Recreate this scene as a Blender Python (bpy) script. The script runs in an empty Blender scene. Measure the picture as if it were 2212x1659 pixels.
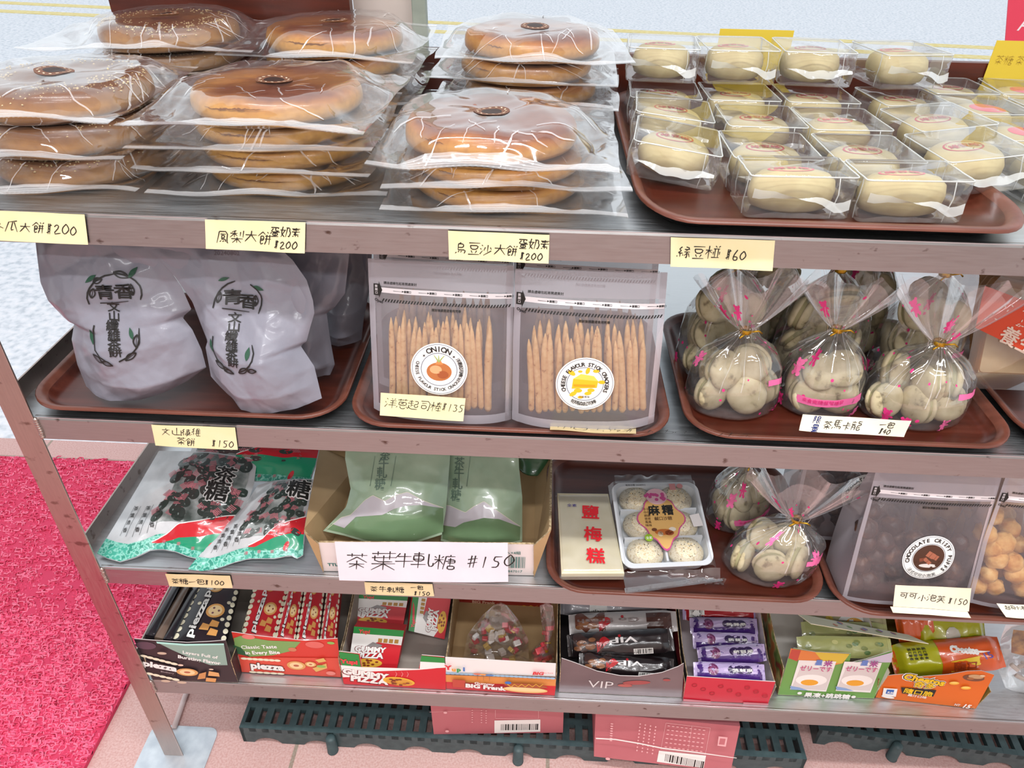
import bpy, math, random
from mathutils import Vector, Matrix, noise
from mathutils.geometry import tessellate_polygon
PI = math.pi
S = bpy.context.scene
C = S.collection
WORLD, LA, LB, EXPO = 1.0, 22, 15, 0.05
HAND = """058151240838558 15840 21648760091 3187845835011 4681393,6660 53825746010,3898 6692420707323
$88367321,4940,6960 #4930,7960,1697,1394
茶1898,3937,7977,5714,5794,2383,5550,5321,5381 葉1898,3937,7977,1696,272484,5754,7775,1393,5450,5310,5390
牛3916,2787,1494,5950 軋1858,1757541417,1555,0262,3930,78719193
糖0646,2920,0817,4837,2603,2643,7978,5898,5840,669694,5595,6494,7772,6292906062 大1696,595611,5691
餅3906,3957,26464323,262041,2444,6978,9988,5696,5494,676350,8780 鳳2910,29898190,3777,4643,46666444,437371,3142,5162
梨4918,0757,3934,3704,3755,7875,9994,1393,5450,5320,5380 蛋188877,585585,371494,3373713133,5450,2080
奶291340,4610,0656,588885948071,6850 素1898,2787,1595,5955,6534632282,5250,3120,7180
烏5938,3833,38787535,339380,2110,4231,6251 豆1999,2787743427,3341,7361,1090
沙1928,0615,0124,6963,4734,8795,9430 綠3917360444,2421,0201,4342,699866,5797,5595,757061,7452,8491
椪0646,2920,2603,2644,6978,9988,5797,6761,8781,5553,9593,4191 統39173604,2421,0201,4342,7978,5898,785595,6551,85819192
冬4915,387813,4694,4362,3160 瓜8928,2800,584162,6890 文5957,1797,7710,3590 山5951,161191,9690
纖39173604,2421,0201,4342,5898,7991,5686,6761,4484,4282,9550 維39173604,2421,0201,4342,6956,5750,7988,5797,5595,5393,5090,7770
洋1928,0615,0124,5968,8978,4797,4595,3393,6760 蔥1898,3937,7977,2686832326,6634,4564,1201,32407071,8291
起1858,0656,3932,3454,141200,123090,68989565629294 司19998071,2767,2565622225
棒0646,2920,2603,2644,5898,5797,4595,7942,7693,5383,5191,7470 限1910,1939263413,59898555,5787,595071,9473,6490
量2989862629,2888,0595,2484822224,5450,2181,1090 馬2989,29239380,2777,2575,5953,1200,3231,5251,7271
卡5955,5787,1595,5550,5382 龍2928,0848,0646,1510,154540,1343,6999,6967979565609092,7393,7282 一1495
包3906,28988475,26666424,26219193 可0898,787061,1656531316 小595041,2603,7693
泡1928,0615,0124,5936,48988475,46767444,46419193 芙1898,3937,7977,2686,1494,575410,5490
帕0702,074742,2920,7967,5797905057,5494 瑪0838,0535,0242,2822,5999,59539380,5797,5595,7973,4140,6261,8281
森2888,5955,5836,5876,0444,2520,2401,5494,7570,7491,7451
"""
# ---------------------------------------------------------------- camera
CAM = Vector((0.65385, -0.75, 1.44111)); F = 1600.0
_p, _y, _r = 0.608082, -0.0317275, 0.0201089
FW = Vector((math.sin(_y)*math.cos(_p), math.cos(_y)*math.cos(_p), -math.sin(_p)))
_rt = Vector((math.cos(_y), -math.sin(_y), 0)); _up = _rt.cross(FW)
RT = _rt*math.cos(_r) + _up*math.sin(_r); UP = -_rt*math.sin(_r) + _up*math.cos(_r)
cam = bpy.data.cameras.new('camera'); cam.sensor_width = 36; cam.lens = F/2212*36; cam.clip_start = .02; cam.clip_end = 200
co = bpy.data.objects.new('camera', cam); C.objects.link(co); S.camera = co
co.matrix_world = Matrix(((RT.x, UP.x, -FW.x, CAM.x), (RT.y, UP.y, -FW.y, CAM.y), (RT.z, UP.z, -FW.z, CAM.z), (0, 0, 0, 1)))
def at(px, py, x=None, y=None, z=None, o=None, n=None):
    """the point of a plane that the photograph shows at pixel (px, py)"""
    d = FW + RT*((px-1106)/F) - UP*((py-829.5)/F)
    if o is not None: return CAM + d*((o-CAM).dot(n)/d.dot(n))
    k, v = (0, x) if x is not None else (1, y) if y is not None else (2, z)
    return CAM + d*((v-CAM[k])/d[k])
# ---------------------------------------------------------------- world, light, exposure
W = bpy.data.worlds.new('world'); S.world = W; W.use_nodes = True
bg = W.node_tree.nodes['Background']; bg.inputs[0].default_value = (.90, .95, 1, 1); bg.inputs[1].default_value = WORLD
def area(name, loc, sx, sy, e, col=(.97, .985, 1), tilt=0):
    l = bpy.data.lights.new(name, 'AREA'); l.shape = 'RECTANGLE'; l.size = sx; l.size_y = sy; l.energy = e; l.color = col
    o = bpy.data.objects.new(name, l); o.location = loc; o.rotation_euler = (tilt, 0, 0); C.objects.link(o); return o
for x, y, e, tl in ((.1, -.62, LA, 0), (1.45, -.66, LA, 0), (.75, -1.35, LA, .15), (0., -2.3, LB, .3), (1.5, -2.35, LB, .3)):   # fluorescent tubes under the shop ceiling, extra ones added for film glints
    area('shop_ceiling_light', (x, y, 2.78), 1.2, .07, e, tilt=tl)
vs = S.view_settings; vs.view_transform = 'Standard'; vs.look = 'None'; vs.gamma = 1; vs.exposure = EXPO; vs.use_curve_mapping = False
S.cycles.transparent_max_bounces = 28; S.cycles.max_bounces = 8; S.cycles.caustics_reflective = False; S.cycles.caustics_refractive = False
S.cycles.sample_clamp_indirect = 4
# ---------------------------------------------------------------- materials
def lin(h):
    if not isinstance(h, str): return tuple(h)[:3]
    return tuple((c/12.92 if c <= .04045 else ((c+.055)/1.055)**2.4) for c in (int(h[i:i+2], 16)/255 for i in (0, 2, 4)))
def rgba(h): return lin(h) + (1,)
MC = {}
def nodes(name):
    m = bpy.data.materials.new(name); m.use_nodes = True; nt = m.node_tree
    return m, nt, nt.nodes['Principled BSDF'], nt.nodes['Material Output']
def N(nt, t, **k):
    n = nt.nodes.new(t)
    for a, b in k.items():
        if isinstance(b, (int, float, str, bool)) and hasattr(n, a): setattr(n, a, b)
        else: n.inputs[int(a[1:]) if a[0] == 'i' and a[1:].isdigit() else a].default_value = b
    return n
def noise_tex(nt, scale, detail=4, sc=None):
    tc = nt.nodes.new('ShaderNodeTexCoord'); nz = N(nt, 'ShaderNodeTexNoise'); nz.inputs['Scale'].default_value = scale; nz.inputs['Detail'].default_value = detail
    if sc:
        mp = nt.nodes.new('ShaderNodeMapping'); mp.inputs['Scale'].default_value = sc
        nt.links.new(tc.outputs['Object'], mp.inputs[0]); nt.links.new(mp.outputs[0], nz.inputs['Vector'])
    else: nt.links.new(tc.outputs['Object'], nz.inputs['Vector'])
    return nz
def ramp(nt, src, stops):
    r = nt.nodes.new('ShaderNodeValToRGB'); e = r.color_ramp.elements
    while len(e) < len(stops): e.new(.5)
    for i, (p, c) in enumerate(stops): e[i].position = p; e[i].color = rgba(c)
    nt.links.new(src, r.inputs[0]); return r
def bump(nt, src, bsdf, strength, dist=.002, inp='Normal'):
    b = nt.nodes.new('ShaderNodeBump'); b.inputs['Strength'].default_value = strength; b.inputs['Distance'].default_value = dist
    nt.links.new(src, b.inputs['Height']); nt.links.new(b.outputs[0], bsdf.inputs[inp]); return b
def flat(col, rough=.5, metal=0., spec=.5, coat=0.):
    k = ('flat', col, rough, metal, spec, coat)
    if k in MC: return MC[k]
    m, nt, b, o = nodes('paint ' + str(col)); b.inputs['Base Color'].default_value = rgba(col); b.inputs['Roughness'].default_value = rough
    b.inputs['Metallic'].default_value = metal; b.inputs['Specular IOR Level'].default_value = spec; b.inputs['Coat Weight'].default_value = coat
    MC[k] = m; return m
def mottled(name, stops, scale, rough=.5, bmp=0, dist=.001, metal=0, detail=5, sc=None, spec=.5):
    if name in MC: return MC[name]
    m, nt, b, o = nodes(name); nz = noise_tex(nt, scale, detail, sc); r = ramp(nt, nz.outputs[0], stops)
    nt.links.new(r.outputs[0], b.inputs['Base Color']); b.inputs['Roughness'].default_value = rough; b.inputs['Metallic'].default_value = metal
    b.inputs['Specular IOR Level'].default_value = spec
    if bmp: bump(nt, nz.outputs[0], b, bmp, dist)
    MC[name] = m; return m
def film(name, tint=(.985, .985, .985), haze=.05, hazecol=(.9, .9, .9), gl=1., rough=.06, scale=60, bmp=.35, base=.03, most=.4):
    """thin clear plastic: mostly see-through, more mirror-like at a glancing angle, a little milky"""
    if name in MC: return MC[name]
    m, nt, b, o = nodes(name); nt.nodes.remove(b)
    tr = N(nt, 'ShaderNodeBsdfTransparent'); tr.inputs[0].default_value = tuple(tint) + (1,)
    g = N(nt, 'ShaderNodeBsdfGlossy'); g.inputs['Roughness'].default_value = rough; g.inputs['Color'].default_value = (1, 1, 1, 1)
    d = N(nt, 'ShaderNodeBsdfDiffuse'); d.inputs[0].default_value = tuple(hazecol) + (1,)
    fr = N(nt, 'ShaderNodeFresnel'); fr.inputs[0].default_value = 1.45
    ma = N(nt, 'ShaderNodeMath', operation='MULTIPLY_ADD'); ma.inputs[1].default_value = gl; ma.inputs[2].default_value = base; ma.use_clamp = True
    nt.links.new(fr.outputs[0], ma.inputs[0]); mi = N(nt, 'ShaderNodeMath', operation='MINIMUM'); mi.inputs[1].default_value = most; nt.links.new(ma.outputs[0], mi.inputs[0])
    m1 = N(nt, 'ShaderNodeMixShader'); m1.inputs[0].default_value = haze
    m2 = N(nt, 'ShaderNodeMixShader')
    nt.links.new(tr.outputs[0], m1.inputs[1]); nt.links.new(d.outputs[0], m1.inputs[2])
    nt.links.new(mi.outputs[0], m2.inputs[0]); nt.links.new(m1.outputs[0], m2.inputs[1]); nt.links.new(g.outputs[0], m2.inputs[2])
    nt.links.new(m2.outputs[0], o.inputs[0])
    if bmp:
        nz = noise_tex(nt, scale, 3); nz.noise_type = 'RIDGED_MULTIFRACTAL'; nz.inputs['Scale'].default_value = scale*.5; bm = bump(nt, nz.outputs[0], g, bmp, .003); nt.links.new(bm.outputs[0], fr.inputs['Normal'])
    MC[name] = m; return m
# ---------------------------------------------------------------- text
TX = {}
def text2d(s, bold=0.):
    k = (s, bold)
    if k not in TX:
        c = bpy.data.curves.new('t', 'FONT'); c.body = s; c.size = 1; c.resolution_u = 2; c.offset = bold
        o = bpy.data.objects.new('t', c); C.objects.link(o)
        e = o.evaluated_get(bpy.context.evaluated_depsgraph_get()); m = e.to_mesh()
        v = [(q.co.x, q.co.y) for q in m.vertices]; f = [tuple(p.vertices) for p in m.polygons]
        e.to_mesh_clear(); bpy.data.objects.remove(o); bpy.data.curves.remove(c)
        TX[k] = (v, f)
    return TX[k]
HW = {}   # hand-drawn characters, strokes on a 0-9 grid
for _l in HAND.split():
    HW[_l[0]] = [[(int(s[i]), int(s[i+1])) for i in range(0, len(s), 2)] for s in _l[1:].split(',')]
# ---------------------------------------------------------------- mesh builder
class MB:
    def __init__(self): self.v = []; self.f = []; self.m = []; self.mats = []; self.sm = []
    def mi(self, mat):
        if mat not in self.mats: self.mats.append(mat)
        return self.mats.index(mat)
    def add(self, vs, fs, mat, smooth=False):
        n = len(self.v); i = self.mi(mat); self.v += [tuple(q) for q in vs]
        for f in fs: self.f.append(tuple(n+a for a in f)); self.m.append(i); self.sm.append(smooth)
        return self
    def box(self, a, b, mat, M=None):
        x0, y0, z0 = a; x1, y1, z1 = b
        vs = [Vector(q) for q in ((x0,y0,z0),(x1,y0,z0),(x1,y1,z0),(x0,y1,z0),(x0,y0,z1),(x1,y0,z1),(x1,y1,z1),(x0,y1,z1))]
        if M: vs = [M @ q for q in vs]
        return self.add(vs, [(3,2,1,0),(4,5,6,7),(0,1,5,4),(1,2,6,5),(2,3,7,6),(3,0,4,7)], mat)
    def grid(self, fn, nu, nv, mat, smooth=True, wrap=False):
        vs = [fn(i/nu, j/nv) for j in range(nv+1) for i in range(nu if wrap else nu+1)]; w = nu if wrap else nu+1
        fs = [(j*w+i, j*w+(i+1) % w if wrap else j*w+i+1, (j+1)*w+(i+1) % w if wrap else (j+1)*w+i+1, (j+1)*w+i) for j in range(nv) for i in range(nu)]
        return self.add(vs, fs, mat, smooth)
    def rings(self, rs, mat, caps=(False, False), smooth=True):
        n = len(rs[0]); vs = [q for r in rs for q in r]
        fs = [(j*n+i, j*n+(i+1) % n, (j+1)*n+(i+1) % n, (j+1)*n+i) for j in range(len(rs)-1) for i in range(n)]
        if caps[0]: fs.append(tuple(range(n))[::-1])
        if caps[1]: fs.append(tuple((len(rs)-1)*n+i for i in range(n)))
        return self.add(vs, fs, mat, smooth)
    def lathe(self, prof, mat, n=32, c=(0, 0, 0), caps=(True, True), wob=None):
        return self.rings([[Vector((c[0]+r*math.cos(2*PI*i/n), c[1]+r*math.sin(2*PI*i/n), c[2]+z)) + (wob(i/n, j)*min(1, r/.012) if wob else Vector()) for i in range(n)] for j, (r, z) in enumerate(prof)], mat, caps)
    def tube(self, pts, r, mat, n=6, caps=True):
        rs = []; pts = [Vector(p) for p in pts]
        for i, p in enumerate(pts):
            t = (pts[min(i+1, len(pts)-1)] - pts[max(i-1, 0)]).normalized(); a = t.orthogonal().normalized() if not rs else (pa - t*pa.dot(t)).normalized()
            pa = a; b = t.cross(a); rr = r[i] if isinstance(r, (list, tuple)) else r
            rs.append([p + (a*math.cos(2*PI*k/n) + b*math.sin(2*PI*k/n))*rr for k in range(n)])
        return self.rings(rs, mat, (caps, caps))
    # flat print laid on a surface: fm(x, y, h) gives the point h above the surface
    def poly(self, pts, mat, fm, h=.0004):
        tri = tessellate_polygon([[Vector((x, y, 0)) for x, y in pts]])
        def ar(t): (a, b), (c, d), (e, f) = (pts[i] for i in t); return (c-a)*(f-b)-(e-a)*(d-b)
        return self.add([fm(x, y, h) for x, y in pts], [t if ar(t) > 0 else t[::-1] for t in tri], mat)
    def rect(self, x0, y0, x1, y1, mat, fm, h=.0004, nx=1, ny=1):
        return self.grid(lambda u, v: fm(x0+(x1-x0)*u, y0+(y1-y0)*v, h), nx, ny, mat, False)
    def band(self, x0, x1, lo, hi, mat, fm, h=.0004, nx=24, ny=6):
        def g(u, v):
            x = x0+(x1-x0)*u; a, b = lo(x), hi(x); return fm(x, a+(max(b, a)-a)*v, h)
        return self.grid(g, nx, ny, mat, True)
    def disc(self, cx, cy, rx, mat, fm, h=.0004, ry=None, n=28, r0=0., a=0., nr=2):
        ry = rx if ry is None else ry; ca, sa = math.cos(a), math.sin(a)
        def g(u, v):
            t = 2*PI*u; k = r0+(1-r0)*v; x, y = rx*k*math.cos(t), ry*k*math.sin(t); return fm(cx+x*ca-y*sa, cy+x*sa+y*ca, h)
        return self.grid(lambda u, v: g(-u, v), n, nr, mat, True, True)
    def text(self, s, x, y, size, mat, fm, h=.0006, bold=0., rot=0., sx=1., al=0., skew=0., vert=False):
        if vert:
            for i, ch in enumerate(s): self.text(ch, x, y-i*size*1.12, size, mat, fm, h, bold, rot, sx, .5, skew)
            return self
        if bold > .008 and any(ord(c) > 0x2e80 for c in s):        # thicken dense glyphs by overprinting them
            for i in range(8): self.text(s, x+math.cos(i*PI/4)*bold*size*.8, y+math.sin(i*PI/4)*bold*size*.8, size, mat, fm, h+i*.00001, 0., rot, sx, al, skew)
        v, f = text2d(s, 0. if bold > .008 and any(ord(c) > 0x2e80 for c in s) else bold); h = h+(.00009 if bold > .008 else 0)
        if not v: return self
        w = max(q[0] for q in v); cr, sr = math.cos(rot), math.sin(rot)
        def tf(q):
            a = (q[0]-al*w + skew*q[1])*size*sx; b = q[1]*size; return fm(x+a*cr-b*sr, y+a*sr+b*cr, h)
        return self.add([tf(q) for q in v], f, mat)
    def arc_text(self, s, cx, cy, r, size, mat, fm, a0, a1, h=.0006, bold=0., inside=False):
        n = len(s)
        for i, ch in enumerate(s):
            if ch == ' ': continue
            a = a0+(a1-a0)*(i+.5)/n
            self.text(ch, cx+r*math.cos(a), cy+r*math.sin(a), size, mat, fm, h, bold, a-PI/2 if not inside else a+PI/2, 1, .5)
        return self
    def stroke(self, pts, w, mat, fm, h=.0006):
        vs, fs = [], []
        for i, (x, y) in enumerate(pts):
            a = pts[max(i-1, 0)]; b = pts[min(i+1, len(pts)-1)]; dx, dy = b[0]-a[0], b[1]-a[1]; l = math.hypot(dx, dy) or 1
            ww = w*(.5 if i == len(pts)-1 else 1)*.5; vs += [fm(x+dy/l*ww, y-dx/l*ww, h), fm(x-dy/l*ww, y+dx/l*ww, h)]
            if i: k = 2*i; fs.append((k-2, k, k+1, k-1))
        return self.add(vs, fs, mat)
    def hand(self, s, x, y, size, mat, fm, w=.0009, h=.0006, adv=1.05, slant=.12, seed=0, up=0.):
        rd = random.Random(s+str(seed)); cx = x
        for ch in s:
            if ch == ' ': cx += size*.5; continue
            k = size*rd.uniform(.88, 1.05); oy = rd.uniform(-.06, .06)*size; wd = .62 if ch in '0123456789$#' else 1.
            for st in HW.get(ch, []):
                P = [(cx+(a/9*wd + (b/9)*slant)*k, y+oy+b/9*k+(cx-x)*up) for a, b in st]
                if len(P) > 2:                                       # round the corners a little
                    Q = [P[0]]
                    for a, b in zip(P, P[1:]): Q += [(a[0]*.75+b[0]*.25, a[1]*.75+b[1]*.25), (a[0]*.25+b[0]*.75, a[1]*.25+b[1]*.75)]
                    P = Q+[P[-1]]
                self.stroke(P, w, mat, fm, h)
            cx += size*adv*wd
        return self
    def barcode(self, x, y, w, hh, mat, fm, n=34, h=.0006, seed=1):
        rd = random.Random(seed); q = x
        while q < x+w:
            a = rd.choice((.5, .5, 1, 1.5))*w/n; self.rect(q, y, min(q+a, x+w), y+hh, mat, fm, h); q += a+rd.choice((.5, 1, 1))*w/n
        return self
    def floor(self, z, fn=None):
        self.v = [(q[0], q[1], max(q[2], fn(q[0], q[1]) if fn else z)) for q in self.v]; return self
    def build(self, name, parent=None, local=False, solid=0., bevel=0., auto=False):
        me = bpy.data.meshes.new(name); o = bpy.data.objects.new(name, me); C.objects.link(o)
        off = Vector()
        if parent is not None:
            o.parent = parent
            if not local:
                r = parent
                while r.parent: r = r.parent
                off = r.location
        me.from_pydata([Vector(q)-off for q in self.v], [], self.f)
        for m in self.mats: me.materials.append(m)
        me.polygons.foreach_set('material_index', self.m); me.polygons.foreach_set('use_smooth', self.sm); me.update()
        if bevel:
            b = o.modifiers.new('b', 'BEVEL'); b.width = bevel; b.segments = 2; b.limit_method = 'ANGLE'
        if solid: s = o.modifiers.new('s', 'SOLIDIFY'); s.thickness = solid; s.offset = 0
        return o
def tag(o, label, cat, group=None, kind=None):
    if label: o['label'] = label
    if cat: o['category'] = cat
    if group: o['group'] = group
    if kind: o['kind'] = kind
    return o
def thing(name, label, cat, loc=(0, 0, 0), group=None):
    o = bpy.data.objects.new(name, None); C.objects.link(o); o.location = loc; o.empty_display_size = .02
    return tag(o, label, cat, group)
def dup(o, loc=None, rz=None, label=None, parent=None, scale=None):
    c = o.copy(); C.objects.link(c)
    if parent: c.parent = parent
    if loc is not None: c.location = loc
    if rz is not None: c.rotation_euler[2] = rz
    if scale is not None: c.scale = scale
    if label: c['label'] = label
    for ch in KIDS(o): dup(ch, parent=c)
    return c
def KIDS(o): return [q for q in C.objects if q.parent == o]
def plane(o, xd, td):
    """a flat frame: fm(x, t, h)"""
    o = Vector(o); xd = Vector(xd).normalized(); td = Vector(td).normalized(); n = xd.cross(td).normalized()
    fm = lambda x, t, h=0.: o + xd*x + td*t + n*h
    fm.o, fm.x, fm.t, fm.n = o, xd, td, n
    fm.px = lambda a, b: (lambda q: ((q-o).dot(xd), (q-o).dot(td)))(at(a, b, o=o, n=n))
    return fm
def lean(o, deg, yaw=0.):
    """frame standing on o, facing the camera side, its top leaned back by deg"""
    a, y = math.radians(deg), math.radians(yaw); xd = Vector((math.cos(y), math.sin(y), 0)); bk = Vector((-math.sin(y), math.cos(y), 0))
    return plane(o, xd, bk*math.sin(a)+Vector((0, 0, math.cos(a))))
def interp(pts, t):
    if t <= pts[0][0]: return pts[0][1]
    for (a, b), (c, d) in zip(pts, pts[1:]):
        if t <= c: return b+(d-b)*(t-a)/(c-a or 1)
    return pts[-1][1]
def nz3(x, y, z=0.): return noise.noise(Vector((x, y, z)))
def ridge(x, y, z=0., oct=3):
    s, a = 0., 1.
    for _ in range(oct): s += a*(1-abs(2*noise.noise(Vector((x, y, z))))); x *= 2.1; y *= 2.1; z += 7; a *= .5
    return s/1.75-.5
Z1, Z2, Z3, Z4 = 1.1233, .8361, .5446, .2500     # shelf heights
# ================================================================ setting: floor, road, rack
def steel(name, col, rough, rust=0., stretch=(4, 60, 60)):
    m, nt, b, o = nodes(name); nz = noise_tex(nt, 8, 6, stretch); r = ramp(nt, nz.outputs[0], [(.3, col), (.7, tuple(min(1, c*1.12) for c in lin(col)))])
    b.inputs['Metallic'].default_value = 1; b.inputs['Roughness'].default_value = rough
    src = r.outputs[0]
    if rust:
        n2 = noise_tex(nt, 38, 6, (1, 1.6, 1.6)); r2 = ramp(nt, n2.outputs[0], [(.64, 'ffffff'), (.72, '8a6a5a')])
        mx = N(nt, 'ShaderNodeMix', data_type='RGBA', blend_type='MULTIPLY'); mx.inputs[0].default_value = rust
        nt.links.new(src, mx.inputs[6]); nt.links.new(r2.outputs[0], mx.inputs[7]); src = mx.outputs[2]
    nt.links.new(src, b.inputs['Base Color'])
    rr = nt.nodes.new('ShaderNodeMapRange'); rr.inputs[3].default_value = rough*.7; rr.inputs[4].default_value = rough*1.4
    nt.links.new(nz.outputs[0], rr.inputs[0]); nt.links.new(rr.outputs[0], b.inputs['Roughness'])
    bump(nt, nz.outputs[0], b, .04, .001); return m
M_RAIL = steel('brushed stainless rail', 'a4a3a2', .36, .9)
M_SHEET = steel('stainless sheet', 'd0d4d6', .4, .12, (3, 40, 40))
M_LEG = steel('worn stainless angle iron', 'b2a29a', .34, .6, (60, 60, 5))
M_PLATE = mottled('galvanised plate', [(.3, 'c3cdd6'), (.7, 'dfe8ee')], 40, .45, metal=.6)
def tile_mat():
    m, nt, b, o = nodes('pink floor tile'); tc = N(nt, 'ShaderNodeTexCoord')
    mp = N(nt, 'ShaderNodeMapping'); mp.inputs['Location'].default_value = (-.2145, -.35, 0); nt.links.new(tc.outputs['Object'], mp.inputs[0])
    br = N(nt, 'ShaderNodeTexBrick'); br.offset = 0; br.inputs['Scale'].default_value = 1; br.inputs['Brick Width'].default_value = .5; br.inputs['Row Height'].default_value = .5
    br.inputs['Mortar Size'].default_value = .004; br.inputs['Mortar Smooth'].default_value = .1
    br.inputs['Color1'].default_value = rgba('dcb9b3'); br.inputs['Color2'].default_value = rgba('d5b0ab'); br.inputs['Mortar'].default_value = rgba('a5988a')
    nt.links.new(mp.outputs[0], br.inputs['Vector'])
    nz = noise_tex(nt, 260, 6); r = ramp(nt, nz.outputs[0], [(.38, 'ecd9d5'), (.6, 'ffffff')])
    mx = N(nt, 'ShaderNodeMix', data_type='RGBA', blend_type='MULTIPLY'); mx.inputs[0].default_value = .8
    nt.links.new(br.outputs[0], mx.inputs[6]); nt.links.new(r.outputs[0], mx.inputs[7]); nt.links.new(mx.outputs[2], b.inputs['Base Color'])
    b.inputs['Roughness'].default_value = .42; bump(nt, br.outputs['Fac'], b, -.4, .003); return m
MB().box((-3, -3, 2.9), (4, .45, 3.0), flat('e9e6e0', .8)).build('ceiling')['kind'] = 'structure'
MB().box((-3, -3.1, 0), (4, -3, 2.9), flat('d9d0c8', .8)).build('wall_back')['kind'] = 'structure'
fl = MB().box((-3, -3, -.1), (4, .93, 0), tile_mat()).build('floor'); fl['kind'] = 'structure'
road = MB().box((-14, .93, -.1), (18, 16, -.004), mottled('pale rough paving', [(.32, 'c9d0d8'), (.5, 'e6eaf0'), (.7, 'f4f4f8')], 34, .85, .6, .01, detail=3)).build('road'); road['kind'] = 'structure'
for a, b in ((8.05, 8.22), (7.5, 7.67)):
    l = MB(); rl_ = lambda x: -.114*(x-1.784)
    l.rings([[Vector((x, y+rl_(x), z)) for y, z in ((a, -.0039), (b, -.0039), (b, .001), (a, .001))] for x in (-12, 16)], mottled('road line paint', [(.4, 'e8d48a'), (.7, 'f4e6b0')], 20, .8), (True, True), False); l = l.build('road_line'); l['kind'] = 'structure'
# red coil mat: a backing slab and a pile of curly vinyl threads
random.seed(4)
mat_t = thing('floor_mat', 'red curly vinyl loop mat on the pink tiles left of the rack', 'mat', (-.7, .3, 0))
mb = MB()
MATX = lambda y: -.176 + (y-.15)*(-.01)
mb.grid(lambda u, v: Vector((-2.1+(1.924)*u, -.6+1.437*v, .006)), 2, 2, flat('d23a60', .8), False); mb.build('backing', mat_t, solid=.01)
mb = MB(); tm = [flat('fb6a90', .65), flat('ec4a74', .65), flat('fb7d9e', .65)]
V, Fc, Mi = [], [], []
CS = [(math.cos(2*PI*k/3), math.sin(2*PI*k/3)) for k in range(3)]
for i in range(25000):
    x = random.uniform(-1.25, -.18); y = random.uniform(-.32, .836) if i % 3 else random.uniform(-.32, .3)
    a = random.uniform(0, 6.3); r = random.uniform(.005, .010); sp = random.uniform(2.4, 5.); z0 = random.uniform(.008, .013); ti = random.uniform(-.5, .5)
    base = len(V); K = 6
    for k in range(K):
        t = a+sp*k/(K-1); c, s = math.cos(t), math.sin(t)
        px, py, pz = x+r*c, y+r*s*.9, z0+ti*r*s+.002*math.sin(3*t)
        for ca, sa in CS: V.append((min(px+c*0.0022*ca, -.176), py+s*0.0022*ca, pz+0.0022*sa))
        if k:
            for j in range(3):
                Fc.append((base+(k-1)*3+j, base+(k-1)*3+(j+1) % 3, base+k*3+(j+1) % 3, base+k*3+j)); Mi.append(i % 3)
mb.v, mb.f, mb.m, mb.sm, mb.mats = V, Fc, Mi, [True]*len(Fc), tm
pile = mb.build('loop_pile', mat_t); pile['kind'] = 'stuff'
# rack
XR = 1.79; DEP = .587
rack = thing('display_rack', 'stainless steel four-tier display rack with angle iron leg and welded shelves', 'rack', (0, 0, 0))
for zi, Z in enumerate((Z1, Z2, Z3, Z4)):
    b = MB().box((-.036, 0.0005, Z-.0025), (XR, DEP, Z), M_SHEET); sh = b.build('shelf', rack)
    rl = MB()
    r = .0035; prof = [(.003, -.036), (0, -.036), (0, -r), (r*.3, -r*.3), (r, .0002), (.006, .0002), (.006, -.0025), (.0035, -.004)]
    xs = [(-.001 if zi else -.2), XR]
    rl.rings([[Vector((x, q[0]-.0005, Z+q[1])) for q in prof] for x in xs], M_RAIL, (True, True), False); rl.build('front_rail', sh)
    MB().box((-.038, .004, Z-.034), (-.0355, DEP, Z+.029), M_LEG).build('side_rail', sh)
    if zi:
        w = MB()
        for k in range(9): w.lathe([(0, -.0035), (.0028, -.002), (.0034, 0), (.0028, .002), (0, .0035)], M_LEG, 8, (.001+random.uniform(-.0008, .0008), -.0012, Z-.003-k*.0036), (False, False))
        w.build('weld_bead', sh)
def leg(x, y, sx, sy):
    b = MB()
    b.box((min(x, x+sx*.037), min(y, y+sy*.003), .003), (max(x, x+sx*.037), max(y, y+sy*.003), Z1-.003), M_LEG)
    x2 = x+sx*.034; b.box((min(x2, x2+sx*.003), min(y+sy*.003, y+sy*.037), .003), (max(x2, x2+sx*.003), max(y+sy*.003, y+sy*.037), Z1-.003), M_LEG)
    l = b.build('leg', rack, bevel=.0008); return l
leg(0, -.003, -1, 1); leg(XR, -.003, -1, 1); leg(0, DEP, -1, -1); leg(XR, DEP, -1, -1)
def plate(x0, y0, x1, y1):
    r = .018; pts = []
    for cx, cy, a in ((x1-r, y1-r, 0), (x0+r, y1-r, 90), (x0+r, y0+r, 180), (x1-r, y0+r, 270)):
        pts += [(cx+r*math.cos(math.radians(a+k*18)), cy+r*math.sin(math.radians(a+k*18))) for k in range(6)]
    b = MB().rings([[Vector((x, y, z)) for x, y in pts] for z in (0.0005, .003)], M_PLATE, (True, True), False)
    return b
b = plate(-.085, -.06, .05, .058); b.build('base_plate', rack)
b = plate(XR-.1, -.06, XR+.035, .058); b.build('base_plate', rack)
# dark wooden upstand behind the top shelf, with the taller board and the post behind it
M_DARK = mottled('dark red-brown board', [(.3, '3a1409'), (.6, '56200f')], 6, .35, sc=(1, 1, 8))
t = MB().box((-.036, .592, Z1), (XR, .607, Z1+.066), M_DARK).build('upstand'); tag(t, 'low dark wooden strip standing along the back of the top shelf', 'board')
t = MB().box((-.08, .6085, Z1-.2), (at(757, 30, y=.6085).x, .63, Z1+.5), M_DARK).build('backing_board'); tag(t, 'dark red-brown wooden board upright behind the seeded and pineapple breads', 'board')
a = at(908, 60, y=.66); t = MB().box((a.x-.012, .65, .0), (a.x+.012, .675, 1.7), mottled('grey green painted post', [(.4, '8c9488'), (.7, 'a9b0a2')], 15, .6)).build('upright_post', None, bevel=.002); tag(t, 'thin grey green upright post behind the top shelf beside the bread stacks', 'post')
a = at(765, 30, y=.70); b_ = at(893, 70, y=.70)
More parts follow.
